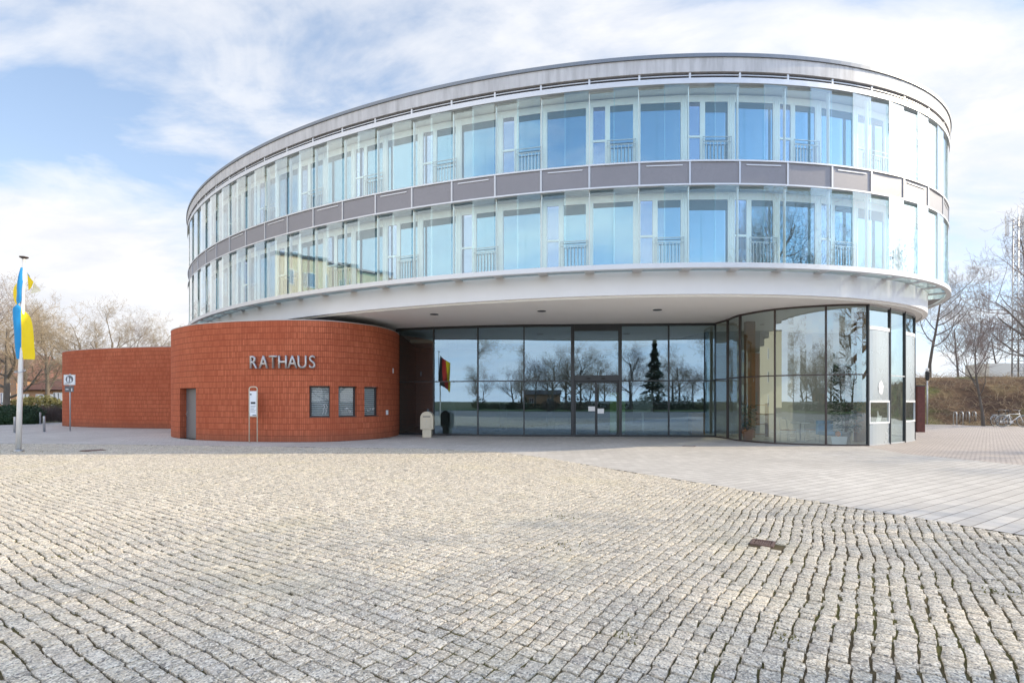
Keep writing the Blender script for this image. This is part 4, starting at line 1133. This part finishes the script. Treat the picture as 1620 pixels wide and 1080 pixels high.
# ------------------------------------------------------------------ trees
def bare_tree(seed, h, r0, levels=5, limbs=9, spread=.9, first=.25, up=.25, forks=(6, 5, 5, 4), twig_r=.006):
    r = random.Random(seed); tr = MB(); cr = MB()
    def rnd(): return Vector((r.uniform(-1, 1), r.uniform(-1, 1), r.uniform(-1, 1)))
    def grow(p, d, L, rad, lev):
        n = 5 if lev < 2 else (4 if lev < 3 else 2)
        pts = [p]; q = p; dd = d
        for k in range(n):
            dd = (dd + rnd() * (.09 if lev == 0 else .20) + Vector((0, 0, up * (.3 if lev == 0 else .5)))).normalized(); q = q + dd * (L / n); pts.append(q)
        end = max(twig_r * .5, rad * (.35 if lev else .4))
        rads = [rad + (end - rad) * k / n for k in range(n + 1)]
        if lev == 0: rads[0] *= 1.35
        (tr if lev < 2 else cr).tube(pts, rads, 9 if lev == 0 else (6 if lev == 1 else (4 if lev == 2 else 3)), cap=False)
        if lev >= levels: return
        nc = limbs if lev == 0 else forks[min(lev - 1, len(forks) - 1)]
        for k in range(nc):
            f = (first + (1 - first) * (k + r.uniform(.2, 1)) / nc) if lev == 0 else r.uniform(.25, 1)
            f = min(f, .99); i = min(int(f * n), n - 1); b = pts[i].lerp(pts[i + 1], f * n - i)
            ax = (pts[i + 1] - pts[i]).normalized(); side = ax.cross(rnd()).normalized()
            nd = (ax * r.uniform(.35, .9) + side * spread * r.uniform(.6, 1.1)).normalized()
            ll = L * r.uniform(.42, .68) * (1.05 - .35 * f if lev == 0 else 1)
            grow(b, nd, ll, max(twig_r, rads[i] * r.uniform(.4, .62)), lev + 1)
    grow(Vector((0, 0, -.1)), Vector((r.uniform(-.05, .05), r.uniform(-.05, .05), 1)).normalized(), h * .78, r0, 0)
    return tr, cr
def tree_obj(mesh_pair, loc, rot, sc, label, mats, group=None, name='bare_tree'):
    root = empty(name, loc, label, 'tree', group); root.rotation_euler[2] = rot; root.scale = (sc, sc, sc)
    for nm, me in zip(('trunk', 'crown'), mesh_pair):
        o = bpy.data.objects.new(nm, me); COL.objects.link(o); o.parent = root
    return root
def tree_mesh(args, mats):
    tr, cr = bare_tree(**args); out = []
    for nm, mbx, m in (('trunk', tr, mats[0]), ('crown', cr, mats[1])):
        o = mbx.build(nm, m, None, fix=False); me = o.data; bpy.data.objects.remove(o); out.append(me)
    return out
warm = (M['bark'], M['twig']); grey = (M['bark_grey'], M['twig_grey'])
TA = tree_mesh(dict(seed=1, h=10, r0=.22, twig_r=.007, forks=(7, 6, 4, 3)), warm)
TB = tree_mesh(dict(seed=2, h=10, r0=.26, spread=1.1, twig_r=.007, forks=(7, 6, 4, 3), first=.2), warm)
TC = tree_mesh(dict(seed=3, h=10, r0=.15, spread=.8, first=.35, twig_r=.006, forks=(6, 5, 4, 3)), grey)
TD = tree_mesh(dict(seed=5, h=10, r0=.24, spread=1.0, first=.22, twig_r=.006, limbs=11, forks=(6, 5, 4, 3)), grey)
TY = tree_mesh(dict(seed=8, h=10, r0=.13, levels=4, limbs=10, spread=.75, first=.36, up=.35, forks=(6, 5, 4), twig_r=.012), grey)
# row of trees behind the annex
LTREE = [(TB, 12, 40, 9.4, .5, 'gnarled spreading bare tree at the far left behind the flagpole'),
         (TA, 75, 52, 9.8, 1.4, 'pale bare tree rising behind the low house left of the annex'),
         (TB, 128, 58, 10.6, 2.6, 'broad twiggy bare tree above the left end of the annex roof'),
         (TA, 172, 56, 10.4, 3.9, 'dense bare tree above the middle of the annex roof'),
         (TC, 216, 62, 10.4, 5.0, 'thin grey bare tree above the right of the annex roof'),
         (TB, 243, 70, 11.2, .2, 'rounded bare tree next to the oval facade edge'),
         (TA, 40, 62, 10.8, 4.4, 'bare tree standing farthest back behind the hedge'),
         (TD, -28, 46, 11.5, 2.2, 'large bare tree cut off by the left edge of the view')]
for me, px, Y, h, rt, lab in LTREE:
    tree_obj(me, (look(px, 0, Y), Y, 0), rt, h / 10, lab, None, 'bare trees behind the annex')
RTREE = [(TY, 1556, 32.6, 6.6, 1.0, 'young bare tree with a straight trunk between hoops and bicycles'),
         (TD, 1662, 33, 12.4, .8, 'big bare tree whose branches reach in from the right edge'),
         (TC, 1470, 44, 8.8, 2.0, 'bare tree right beside the oval building end'),
         (TC, 1515, 58, 8.2, 4.0, 'thin bare tree on the embankment crest'),
         (TD, 1632, 62, 11.4, 3.0, 'bare tree behind the lattice mast'),
         (TC, 1580, 66, 8.0, 5.2, 'slight bare tree behind the young tree, up on the bank')]

# embankment on the right
def bank_h(x, y):
    d = (x * .45 + y * .89) - 43.2           # distance behind the foot line
    return 3.5 * float(sstep(0, 9.0, np.array(d))) + (.25 * mnoise.noise(Vector((x * .5, y * .5, 0))) if d > .3 else 0)
mb = MB(); nx, ny = 90, 40
gx = [19 + 111 * i / nx for i in range(nx + 1)]; 
def foot(x): return (43.2 - x * .45) / .89
P = [[(x, foot(x) - .6 + (60 * (j / ny) ** 2.0), 0) for x in gx] for j in range(ny + 1)]
P = [[(x, y, bank_h(x, y) - .03) for x, y, _ in r_] for r_ in P]
for j in range(ny):
    for i in range(nx): mb.quad(P[j][i], P[j][i + 1], P[j + 1][i + 1], P[j + 1][i], sm=True)
def bank_mat():
    t = NT('bank_soil'); f = t.noise(.35, t.obj(), 6); g = t.noise(3, t.obj(), 6, .7)
    c = t.ramp(f, [(.38, (.10, .065, .05)), (.52, (.20, .13, .08)), (.66, (.30, .23, .12))]); c = t.mix(t.ramp(g, [(.35, .7), (.6, 0)]), c, (.05, .035, .028))
    c = t.mix(t.ramp(t.noise(.2, t.obj((1, 1, 3)), 3), [(.52, 0), (.62, .6)]), c, (.13, .16, .05))
    return t.bsdf(c, .95, bump=g, bstr=1, bdist=.1, spec=.1)
struct(mb.build('embankment', bank_mat(), None, fix=False))
for me, px, Y, h, rt, lab in RTREE:
    x = look(px, 0, Y); d = x * .45 + Y * .89 - 43.2
    tree_obj(me, (x, Y, bank_h(x, Y) - .05 if d > 0 else 0), rt, h / 10, lab, None, 'bare trees by the embankment')
mb = MB(); rb = random.Random(6)
for k in range(5200):
    x = rb.uniform(23, 62); y = foot(x) + rb.uniform(.2, 11); z = bank_h(x, y); a = rb.uniform(0, 6.28); l = rb.uniform(.25, .95)
    d = Vector((math.cos(a), math.sin(a), rb.uniform(.1, 1.3))).normalized(); p = Vector((x, y, z - .05)); m_ = p + d * l * .6 + Vector((0, 0, .05)); e = p + d * l + Vector((rb.uniform(-.2, .2), rb.uniform(-.2, .2), rb.uniform(-.15, .1)))
    mb.tube([p, m_, e], [.012, .009, .005], 3, cap=False)
stuff(tag(mb.build('undergrowth', M['twig'], None, fix=False), 'tangle of dry brown brush over the embankment slope', 'undergrowth'))
# wall of the railway on the crest
mb = MB(); x0, y0 = look(1565, 0, 56), 56
mb.box(x0, x0 + 34, y0, y0 + 3.0, 3.3, 5.7); o = mb.build('wall', M['plaster_white'], None)
tag(o, 'low pale flat shed on the embankment behind the branches', 'shed'); o.name = 'railway_shed'
# lattice mast
mx, my = look(1611, 0, 47), 47; mz = bank_h(mx, my)
t = empty('lattice_mast', (mx, my, mz), 'tall grey lattice mast with antennas at the right edge', 'mast')
mb = MB(); H = 16.8 - mz + 1.6; w = .30
for sx in (-1, 1):
    for sy in (-1, 1): mb.tube([(mx + sx * w, my + sy * w, mz - .1), (mx + sx * w * .8, my + sy * w * .8, mz + H)], .055, 6)
ns = 17
for k in range(ns):
    a, b = mz + H * k / ns, mz + H * (k + 1) / ns; q = w * (1 - .2 * k / ns)
    for (p, r_) in (((-1, -1), (1, -1)), ((1, -1), (1, 1)), ((1, 1), (-1, 1)), ((-1, 1), (-1, -1))):
        s_ = 1 if k % 2 else -1
        A_, B_ = (p, r_) if s_ > 0 else (r_, p)
        mb.tube([(mx + A_[0] * q, my + A_[1] * q, a), (mx + B_[0] * q, my + B_[1] * q, b)], .028, 4)
        mb.tube([(mx + p[0] * q, my + p[1] * q, a), (mx + r_[0] * q, my + r_[1] * q, a)], .024, 4)
mb.build('tower', M['galv'], t)
for k in range(3):
    a = 2.1 * k + .4; c = Vector((mx + math.cos(a) * .75, my + math.sin(a) * .75, mz + H - .6))
    mb = MB(); mb.box(c.x - .13, c.x + .13, c.y - .07, c.y + .07, c.z - .9, c.z + .9); mb.tube([c, (mx, my, c.z)], .03, 6); mb.build('antenna', M['white'], t)
mb = MB(); mb.tube([(mx, my, mz + H - .5), (mx, my, mz + H + 1.1)], .03, 6); mb.build('rod', M['galv'], t)

# ------------------------------------------------------------------ left background
def leafy(mb, c, rx, ry, rz, n, s, seed, flat=False, thin=.4):
    r = random.Random(seed)
    for k in range(n):
        while True:
            v = Vector((r.uniform(-1, 1), r.uniform(-1, 1), r.uniform(-1, 1)))
            L = (abs(v.x) ** 4 + abs(v.y) ** 4 + abs(v.z) ** 4) ** .25 if flat else v.length
            if .55 < L < 1: break
        w = 1 + .18 * mnoise.noise(v * 2.3 + Vector((seed, 0, 0)))
        p = Vector(c) + Vector((v.x * rx * w, v.y * ry * w, v.z * rz * w))
        d = Vector((r.uniform(-1, 1), r.uniform(-1, 1), r.uniform(-1, 1))).normalized(); e = d.orthogonal().normalized()
        q = s * r.uniform(.6, 1.3)
        mb.quad(p - d * q, p + e * q * thin, p + d * q, p - e * q * thin)
mb = MB(); leafy(mb, (look(14, 0, 35.5), 35.5, .55), 2.0, 1.1, .72, 9000, .07, 3, True); core = MB(); core.lathe((0, 0, 0), [(1.0, 0), (1.1, .5), (.9, .95), (.3, 1.1)], 16)
t = empty('yew_hedge', (look(14, 0, 35.5), 35.5, 0), 'clipped dark green yew mound behind the flagpole', 'hedge')
o = mb.build('foliage', M['yew'], t, fix=False)
for i, v in enumerate(core.v): core.v[i] = (look(14, 0, 35.5) + v[0] * 1.6, 35.5 + v[1] * .85, v[2])
core.build('stem', M['yew'], t)
t = empty('bare_hedge', (look(80, 0, 38.5), 38.5, 0), 'leafless grey twig hedge between yew mound and annex', 'hedge')
mb = MB(); rh = random.Random(4)
for k in range(1500):
    x = look(80, 0, 38.5) + rh.uniform(-1.7, 1.7); y = 38.5 + rh.uniform(-.5, .5); z = 0
    p = Vector((x, y, rh.uniform(0, .7))); e = p + Vector((rh.uniform(-.35, .35), rh.uniform(-.3, .3), rh.uniform(.15, .8)))
    e.z = min(e.z, 1.3); mb.tube([p, p.lerp(e, .5) + Vector((rh.uniform(-.06, .06), 0, 0)), e], [.014, .01, .006], 3, cap=False)
mb.build('twigs', M['twig_hedge'], t, fix=False)
mb = MB(); leafy(mb, (look(62, 0, 45), 45, 1.1), 2.6, 1.0, .95, 3600, .11, 8)
o = mb.build('shrub', M['shrub'], None, fix=False); tag(o, 'yellow-green shrub in front of the low orange house', 'shrub')

def house(name, x0, x1, y0, y1, h, roof_h, wall, roof, wins, label, cat='house', ridge='x', door=None):
    root = empty(name, ((x0 + x1) / 2, (y0 + y1) / 2, 0), label, cat)
    mb = MB(); mb.box(x0, x1, y0, y1, 0, h)
    if roof_h > 0:
        ym = (y0 + y1) / 2; xm = (x0 + x1) / 2
        if ridge == 'x':
            for xx in (x0, x1): mb.poly([(xx, y0, h), (xx, y1, h), (xx, ym, h + roof_h)])
        else:
            for yy in (y0, y1): mb.poly([(x0, yy, h), (x1, yy, h), (xm, yy, h + roof_h)])
    mb.build('wall', wall, root)
    rf = MB(); e = .35
    if roof_h > 0:
        if ridge == 'x':
            for ya, yb in ((y0, ym), (y1, ym)):
                s_ = -1 if ya < ym else 1; k = roof_h / abs(ym - ya)
                rf.quad((x0 - e, ya + s_ * e, h - e * k + .03), (x1 + e, ya + s_ * e, h - e * k + .03), (x1 + e, ym, h + roof_h + .03), (x0 - e, ym, h + roof_h + .03))
                rf.quad((x0 - e, ya + s_ * e, h - e * k + .15), (x1 + e, ya + s_ * e, h - e * k + .15), (x1 + e, ym, h + roof_h + .15), (x0 - e, ym, h + roof_h + .15))
        else:
            for xa in (x0, x1):
                s_ = -1 if xa < xm else 1; k = roof_h / abs(xm - xa)
                rf.quad((xa + s_ * e, y0 - e, h - e * k + .03), (xa + s_ * e, y1 + e, h - e * k + .03), (xm, y1 + e, h + roof_h + .03), (xm, y0 - e, h + roof_h + .03))
                rf.quad((xa + s_ * e, y0 - e, h - e * k + .15), (xa + s_ * e, y1 + e, h - e * k + .15), (xm, y1 + e, h + roof_h + .15), (xm, y0 - e, h + roof_h + .15))
    else:
        rf.box(x0 - .2, x1 + .2, y0 - .2, y1 + .2, h + .003, h + .25)
    rf.build('roof', roof, root, fix=False)
    for side, a, z, w, hh in wins:
        f = MB(); g = MB()
        if side == 'front': c, u, n = Vector((a, y0, z)), Vector((1, 0, 0)), Vector((0, -1, 0))
        elif side == 'right': c, u, n = Vector((x1, a, z)), Vector((0, 1, 0)), Vector((1, 0, 0))
        elif side == 'left': c, u, n = Vector((x0, a, z)), Vector((0, 1, 0)), Vector((-1, 0, 0))
        else: c, u, n = Vector((a, y1, z)), Vector((1, 0, 0)), Vector((0, 1, 0))
        for xa, xb, za, zb in ((-w / 2, w / 2, hh / 2 - .08, hh / 2), (-w / 2, w / 2, -hh / 2, -hh / 2 + .08), (-w / 2, -w / 2 + .08, -hh / 2 + .08, hh / 2 - .08), (w / 2 - .08, w / 2, -hh / 2 + .08, hh / 2 - .08), (-.04, .04, -hh / 2 + .08, hh / 2 - .08)):
            f.obox(c + u * ((xa + xb) / 2) + zup * ((za + zb) / 2) + n * .03, u, n, zup, (xb - xa) / 2, .04, (zb - za) / 2)
        fo = f.build('window', M['white'], root)
        g.quad(*[c + n * .012 + u * (sx * (w / 2 - .05)) + zup * (sz * (hh / 2 - .05)) for sx, sz in ((-1, -1), (1, -1), (1, 1), (-1, 1))]); g.build('pane', M['win_glass'], fo, fix=False)
    return root
Y = 66; X0, X1 = look(-70, 0, Y), look(26, 0, Y)
house('gabled_house', X0, X1, Y, Y + 9, 4.6, 3.4, M['plaster_orange'], M['roof_red'], [('front', look(9, 0, Y), 1.9, 1.3, 1.5), ('front', look(-15, 0, Y), 1.9, 1.3, 1.5)], 'orange gabled house at the far left behind bare branches', ridge='y')
Y = 60; X0, X1 = look(34, 0, Y), look(100, 0, Y)
house('low_house', X0, X1, Y, Y + 7, 2.9, 1.3, M['plaster_orange'], M['roof_red'], [('front', look(40, 0, Y), 1.75, 1.0, 1.3), ('front', look(66, 0, Y), 1.75, 1.3, 1.3), ('front', look(78, 0, Y), 1.75, 1.3, 1.3), ('front', look(92, 0, Y), 1.6, 1.0, 2.0)], 'low orange house with white windows behind the yellow-green shrub')

# ------------------------------------------------------------------ what the glass mirrors, behind and beside the square
def block(name, x0, x1, y0, y1, st, wall, label, sides):
    h = st * 2.9 + .8; wins = []
    for s_ in range(st):
        for sd in sides:
            a0, a1 = (y0, y1) if sd in ('right', 'left') else (x0, x1); k = int((a1 - a0) / 3.4)
            for i in range(k): wins.append((sd, a0 + (a1 - a0) * (i + .5) / k, 1.7 + 2.9 * s_, 1.7 if i % 3 else 1.1, 1.45))
    return house(name, x0, x1, y0, y1, h, 0, wall, M['roof_dark'], wins, label, 'apartment block')
block('apartment_block', -52, -39, -4, 22, 5, M['plaster_cream'], 'cream apartment block mirrored in the left part of the glass facade', ('right', 'back'))
block('apartment_block', -96, -82, -62, -26, 6, M['plaster_cream'], 'tall cream apartment slab mirrored in the café glass', ('right', 'back'))
house('pavilion', -14, 3, -104, -96, 3.4, 1.2, M['plaster_orange'], M['roof_dark'], [('back', -10, 1.7, 1.4, 1.3), ('back', -5, 1.7, 1.4, 1.3), ('back', 0, 1.7, 1.4, 1.3)], 'low sand-coloured pavilion mirrored in the entrance glazing', 'pavilion')
BT = [(TB, -14, -44, 12, 1, 'bare tree mirrored beside the pavilion, left'), (TD, -5, -50, 10, 2, 'bare tree mirrored in the third entrance pane'), (TA, 5, -56, 11, 3, 'bare tree mirrored left of the entrance door'), (TD, 14, -48, 11, 4, 'bare tree mirrored in the entrance door'), (TC, 33, -46, 13, 5, 'bare tree mirrored right of the dark conifer'), (TA, -26, -40, 13, 1.7, 'bare tree mirrored near the letterbox')]
BT += [(TA, -40, -60, 12, 2.2, 'bare tree mirrored at the far left of the entrance panes'), (TC, -9, -70, 12, 5.5, 'thin bare tree mirrored behind the pavilion'), (TB, 1, -75, 12, .7, 'broad bare tree mirrored behind the pavilion, right'), (TA, 9, -66, 10, 1.9, 'bare tree mirrored over the entrance door'), (TB, 24, -62, 11, 3.3, 'bare tree mirrored behind the conifer'), (TD, 30, -55, 12, 4.6, 'dark bare tree mirrored right of the conifer')]
rbt = random.Random(21)
for k in range(34):
    BT.append((rbt.choice((TA, TB, TD, TC)), -52 + 3.3 * k + rbt.uniform(-1.2, 1.2), rbt.uniform(-84, -58), rbt.uniform(6.5, 10.5), rbt.uniform(0, 6.2), 'bare tree in the dense belt of trees mirrored low in the entrance glazing'))
for me, x, y, h, rt, lab in BT: tree_obj(me, (x, y, 0), rt, h / 10, lab, None, 'bare trees behind the viewer')
# trees off to the right that shade the square
ST = [(TD, 19.5, 2.6, 13.5, .4, 'bare tree standing right of the square, nearest the viewer'), (TB, 29, 4.6, 12.5, 2.4, 'bare tree standing right of the square, second along'), (TA, 16.5, .4, 12.0, 4.1, 'bare tree standing right of the square, level with the viewer'), (TA, 33, 14.2, 10, 1.1, 'bare tree right of the slab paving near the café')]
for me, x, y, h, rt, lab in ST: tree_obj(me, (x, y, 0), rt, h / 10, lab, None, 'bare trees right of the square')
def conifer(loc, h, label):
    root = empty('conifer', loc, label, 'tree'); r = random.Random(2); L = Vector(loc)
    mb = MB(); mb.tube([L, L + Vector((0, 0, h))], [.22, .03], 8); mb.build('trunk', M['bark'], root)
    mb = MB()
    for k in range(2600):
        z = r.random() ** .8; rad = (1 - z) * h * .24 * (0.75 + .25 * math.sin(z * 42)) * math.sqrt(r.uniform(.25, 1)); a = r.uniform(0, 6.28)
        p = L + Vector((math.cos(a) * rad, math.sin(a) * rad, h * (.1 + .9 * z) - rad * .3)); d = Vector((math.cos(a), math.sin(a), -.35)); e = Vector((-math.sin(a), math.cos(a), r.uniform(-.5, .5))); q = r.uniform(.18, .4)
        mb.quad(p - d * q, p + e * q * .5, p + d * q, p - e * q * .5)
    mb.build('crown', M['conifer'], root, fix=False)
conifer((15.3, -33, 0), 11.0, 'dark conifer mirrored in the glazing right of the door')
mb = MB(); rq = random.Random(9)
leafy(mb, (0, -52, .5), 40, .9, .6, 9000, .22, 5, True)
o = mb.build('hedge', M['yew'], None, fix=False); tag(o, 'long dark hedge mirrored low in the entrance glazing', 'hedge')
rsb = random.Random(14)
for k in range(16):
    x = -34 + 4.4 * k + rsb.uniform(-1.4, 1.4); y = rsb.uniform(-49, -35); mb = MB(); q = rsb.uniform(.7, 1.6)
    leafy(mb, (x, y, q * .75), q * 1.3, q * 1.1, q * .9, 420, .2, 40 + k)
    o = mb.build('shrub', M[rsb.choice(('shrub', 'yew', 'twig_hedge'))], None, fix=False); tag(o, 'round shrub on the lawn mirrored low in the entrance glazing', 'shrub', 'shrubs on the mirrored lawn')
for x0_, x1_, lab in ((-20, -4, 'pale garden wall mirrored left of the entrance door'), (6, 26, 'pale garden wall mirrored right of the entrance door')):
    mb = MB(); mb.box(x0_, x1_, -56.2, -56, 0, 1.5); mb.box(x0_ - .05, x1_ + .05, -56.25, -55.95, 1.502, 1.58); tag(mb.build('garden_wall', M['plaster_white'], None), lab, 'wall')
# second flag, seen only in the glass
px_, py_ = -16.6, 3.0
t = empty('flagpole', (px_, py_, 0), 'second flagpole, mirrored in the glazing by the letterbox', 'flagpole')
mb = MB(); mb.tube([(px_, py_, 0), (px_, py_, 6.2)], [.07, .045], 12); mb.build('shaft', M['pole'], t)
mb = MB(); mb.lathe((px_, py_, 6.2), [(.05, 0), (.11, .03), (.12, .06), (.06, .075)], 16); mb.build('cap', M['win_dark'], t)
mb = MB()
for c_ in range(3):
    for i in range(10):
        for j in range(4):
            def q(a, b): 
                x = px_ + .08 + (c_ + a) * .36; return Vector((x, py_ + .16 * math.sin(x * 5 + b * .3), 5.9 - b * .28 - (c_ + a) * .25))
            mb.quad(q(j / 4, i), q((j + 1) / 4, i), q((j + 1) / 4, i + 1), q(j / 4, i + 1), c_, sm=True)
o = mb.build('flag', [M['flag_black'], M['flag_red'], M['flag_yellow']], None, fix=False); tag(o, 'black, red and gold flag mirrored beside the letterbox', 'flag')

# ------------------------------------------------------------------ light
SUN_EL, SUN_AZ = 28.0, 1.5                       # azimuth counted from +X towards +Y
sd = Vector((math.cos(R(SUN_EL)) * math.cos(R(SUN_AZ)), math.cos(R(SUN_EL)) * math.sin(R(SUN_AZ)), math.sin(R(SUN_EL))))
sun = bpy.data.lights.new('sun', 'SUN'); sun.energy = 5.0; sun.angle = R(.53); sun.color = (1.0, .84, .60)
so = bpy.data.objects.new('sun', sun); COL.objects.link(so); so.location = (60, 0, 40); so.rotation_euler = sd.to_track_quat('Z', 'Y').to_euler()

W = bpy.data.worlds.new('World'); SC.world = W; W.use_nodes = True
nt = W.node_tree; nt.nodes.clear()
class WT(NT):
    def __init__(s): s.t = nt; s.mat = None
w = WT(); out = w.n('ShaderNodeOutputWorld')
sky = w.n('ShaderNodeTexSky', sky_type='NISHITA', sun_disc=False, sun_elevation=R(SUN_EL), sun_rotation=R(90 - SUN_AZ), altitude=60.0, air_density=1.0, dust_density=.6, ozone_density=1.6)
tc = w.n('ShaderNodeTexCoord'); sx = w.n('ShaderNodeSeparateXYZ', {0: tc.outputs['Generated']})
zc = w.math('ADD', w.math('MAXIMUM', sx.outputs[2], 0.0), .22)
cx_, cy_ = w.math('DIVIDE', sx.outputs[0], zc), w.math('DIVIDE', sx.outputs[1], zc)
cv_ = w.n('ShaderNodeCombineXYZ', {0: cx_, 1: cy_, 2: 0.0})
mp = w.n('ShaderNodeMapping', {'Vector': cv_.outputs[0], 'Location': (12.3, -6.1, 0), 'Rotation': (0, 0, R(35)), 'Scale': (.6, 1.0, 1)})
n1 = w.noise(.95, mp.outputs[0], 9, .56, .35); n2 = w.noise(3.4, mp.outputs[0], 6, .6, .4)
dens = w.math('ADD', n1, w.math('MULTIPLY', w.math('SUBTRACT', n2, .5), .30))
# cloudier in front of the viewer (north) and low down, clearer behind
dens = w.math('ADD', dens, w.math('MULTIPLY', sx.outputs[1], .01))
dens = w.math('ADD', dens, w.math('MULTIPLY', sx.outputs[0], -.14))
dens = w.math('ADD', dens, w.math('MULTIPLY', w.math('SUBTRACT', .35, sx.outputs[2]), .10))
cover_ = w.ramp(dens, [(.435, 0), (.51, .6), (.60, 1)])
skyc = w.mix(1.0, sky.outputs[0], (1.16, 1.26, 1.36), 'MULTIPLY')
low = w.math('POWER', w.math('SUBTRACT', 1.0, w.math('ABSOLUTE', sx.outputs[2]), True), 3.2)
skyc = w.mix(w.math('MULTIPLY', low, .8), skyc, (7.2, 8.0, 8.9))
cl = w.ramp(n2, [(.3, (5.8, 6.0, 6.5)), (.6, (7.1, 7.1, 7.2))])
veil = w.mix(w.math('MULTIPLY', w.math('ADD', sx.outputs[1], .25, True), .30), skyc, (4.6, 6.1, 8.2))
col = w.mix(cover_, veil, cl)
# out-of-view sky, behind and overhead, brightened to add light on ground and facade
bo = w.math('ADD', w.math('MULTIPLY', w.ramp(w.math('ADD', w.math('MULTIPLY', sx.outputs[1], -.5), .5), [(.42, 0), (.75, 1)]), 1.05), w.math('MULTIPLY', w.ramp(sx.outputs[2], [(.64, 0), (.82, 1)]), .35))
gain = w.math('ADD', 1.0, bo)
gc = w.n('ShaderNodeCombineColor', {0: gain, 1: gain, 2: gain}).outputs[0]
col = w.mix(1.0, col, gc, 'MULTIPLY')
# thin bright haze round the sun
dt = w.n('ShaderNodeVectorMath', {0: tc.outputs['Generated'], 1: tuple(sd)}, operation='DOT_PRODUCT').outputs['Value']
gl_ = w.math('POWER', w.math('MAXIMUM', dt, 0.0), 22.0)
col = w.mix(1.0, col, w.mix(gl_, (0, 0, 0), (15, 14.5, 13.5)), 'ADD')
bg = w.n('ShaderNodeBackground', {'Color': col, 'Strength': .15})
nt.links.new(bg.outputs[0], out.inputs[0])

# ------------------------------------------------------------------ camera and render
cam = bpy.data.cameras.new('camera'); cam.lens = 18; cam.sensor_width = 36; cam.shift_y = 94 / 1620; cam.clip_end = 3000; cam.clip_start = .05
co = bpy.data.objects.new('camera', cam); COL.objects.link(co); co.location = (0, 0, 1.6); co.rotation_euler = (R(90), 0, 0); SC.camera = co
SC.render.engine = 'CYCLES'; c = SC.cycles
c.use_denoising = True
try: c.denoiser = 'OPENIMAGEDENOISE'
except Exception: pass
c.max_bounces = 8; c.diffuse_bounces = 3; c.glossy_bounces = 5; c.transmission_bounces = 4; c.transparent_max_bounces = 24
c.caustics_reflective = False; c.caustics_refractive = False; c.sample_clamp_indirect = 6
SC.view_settings.view_transform = 'Standard'; SC.view_settings.look = 'None'; SC.view_settings.exposure = 0; SC.view_settings.gamma = 1
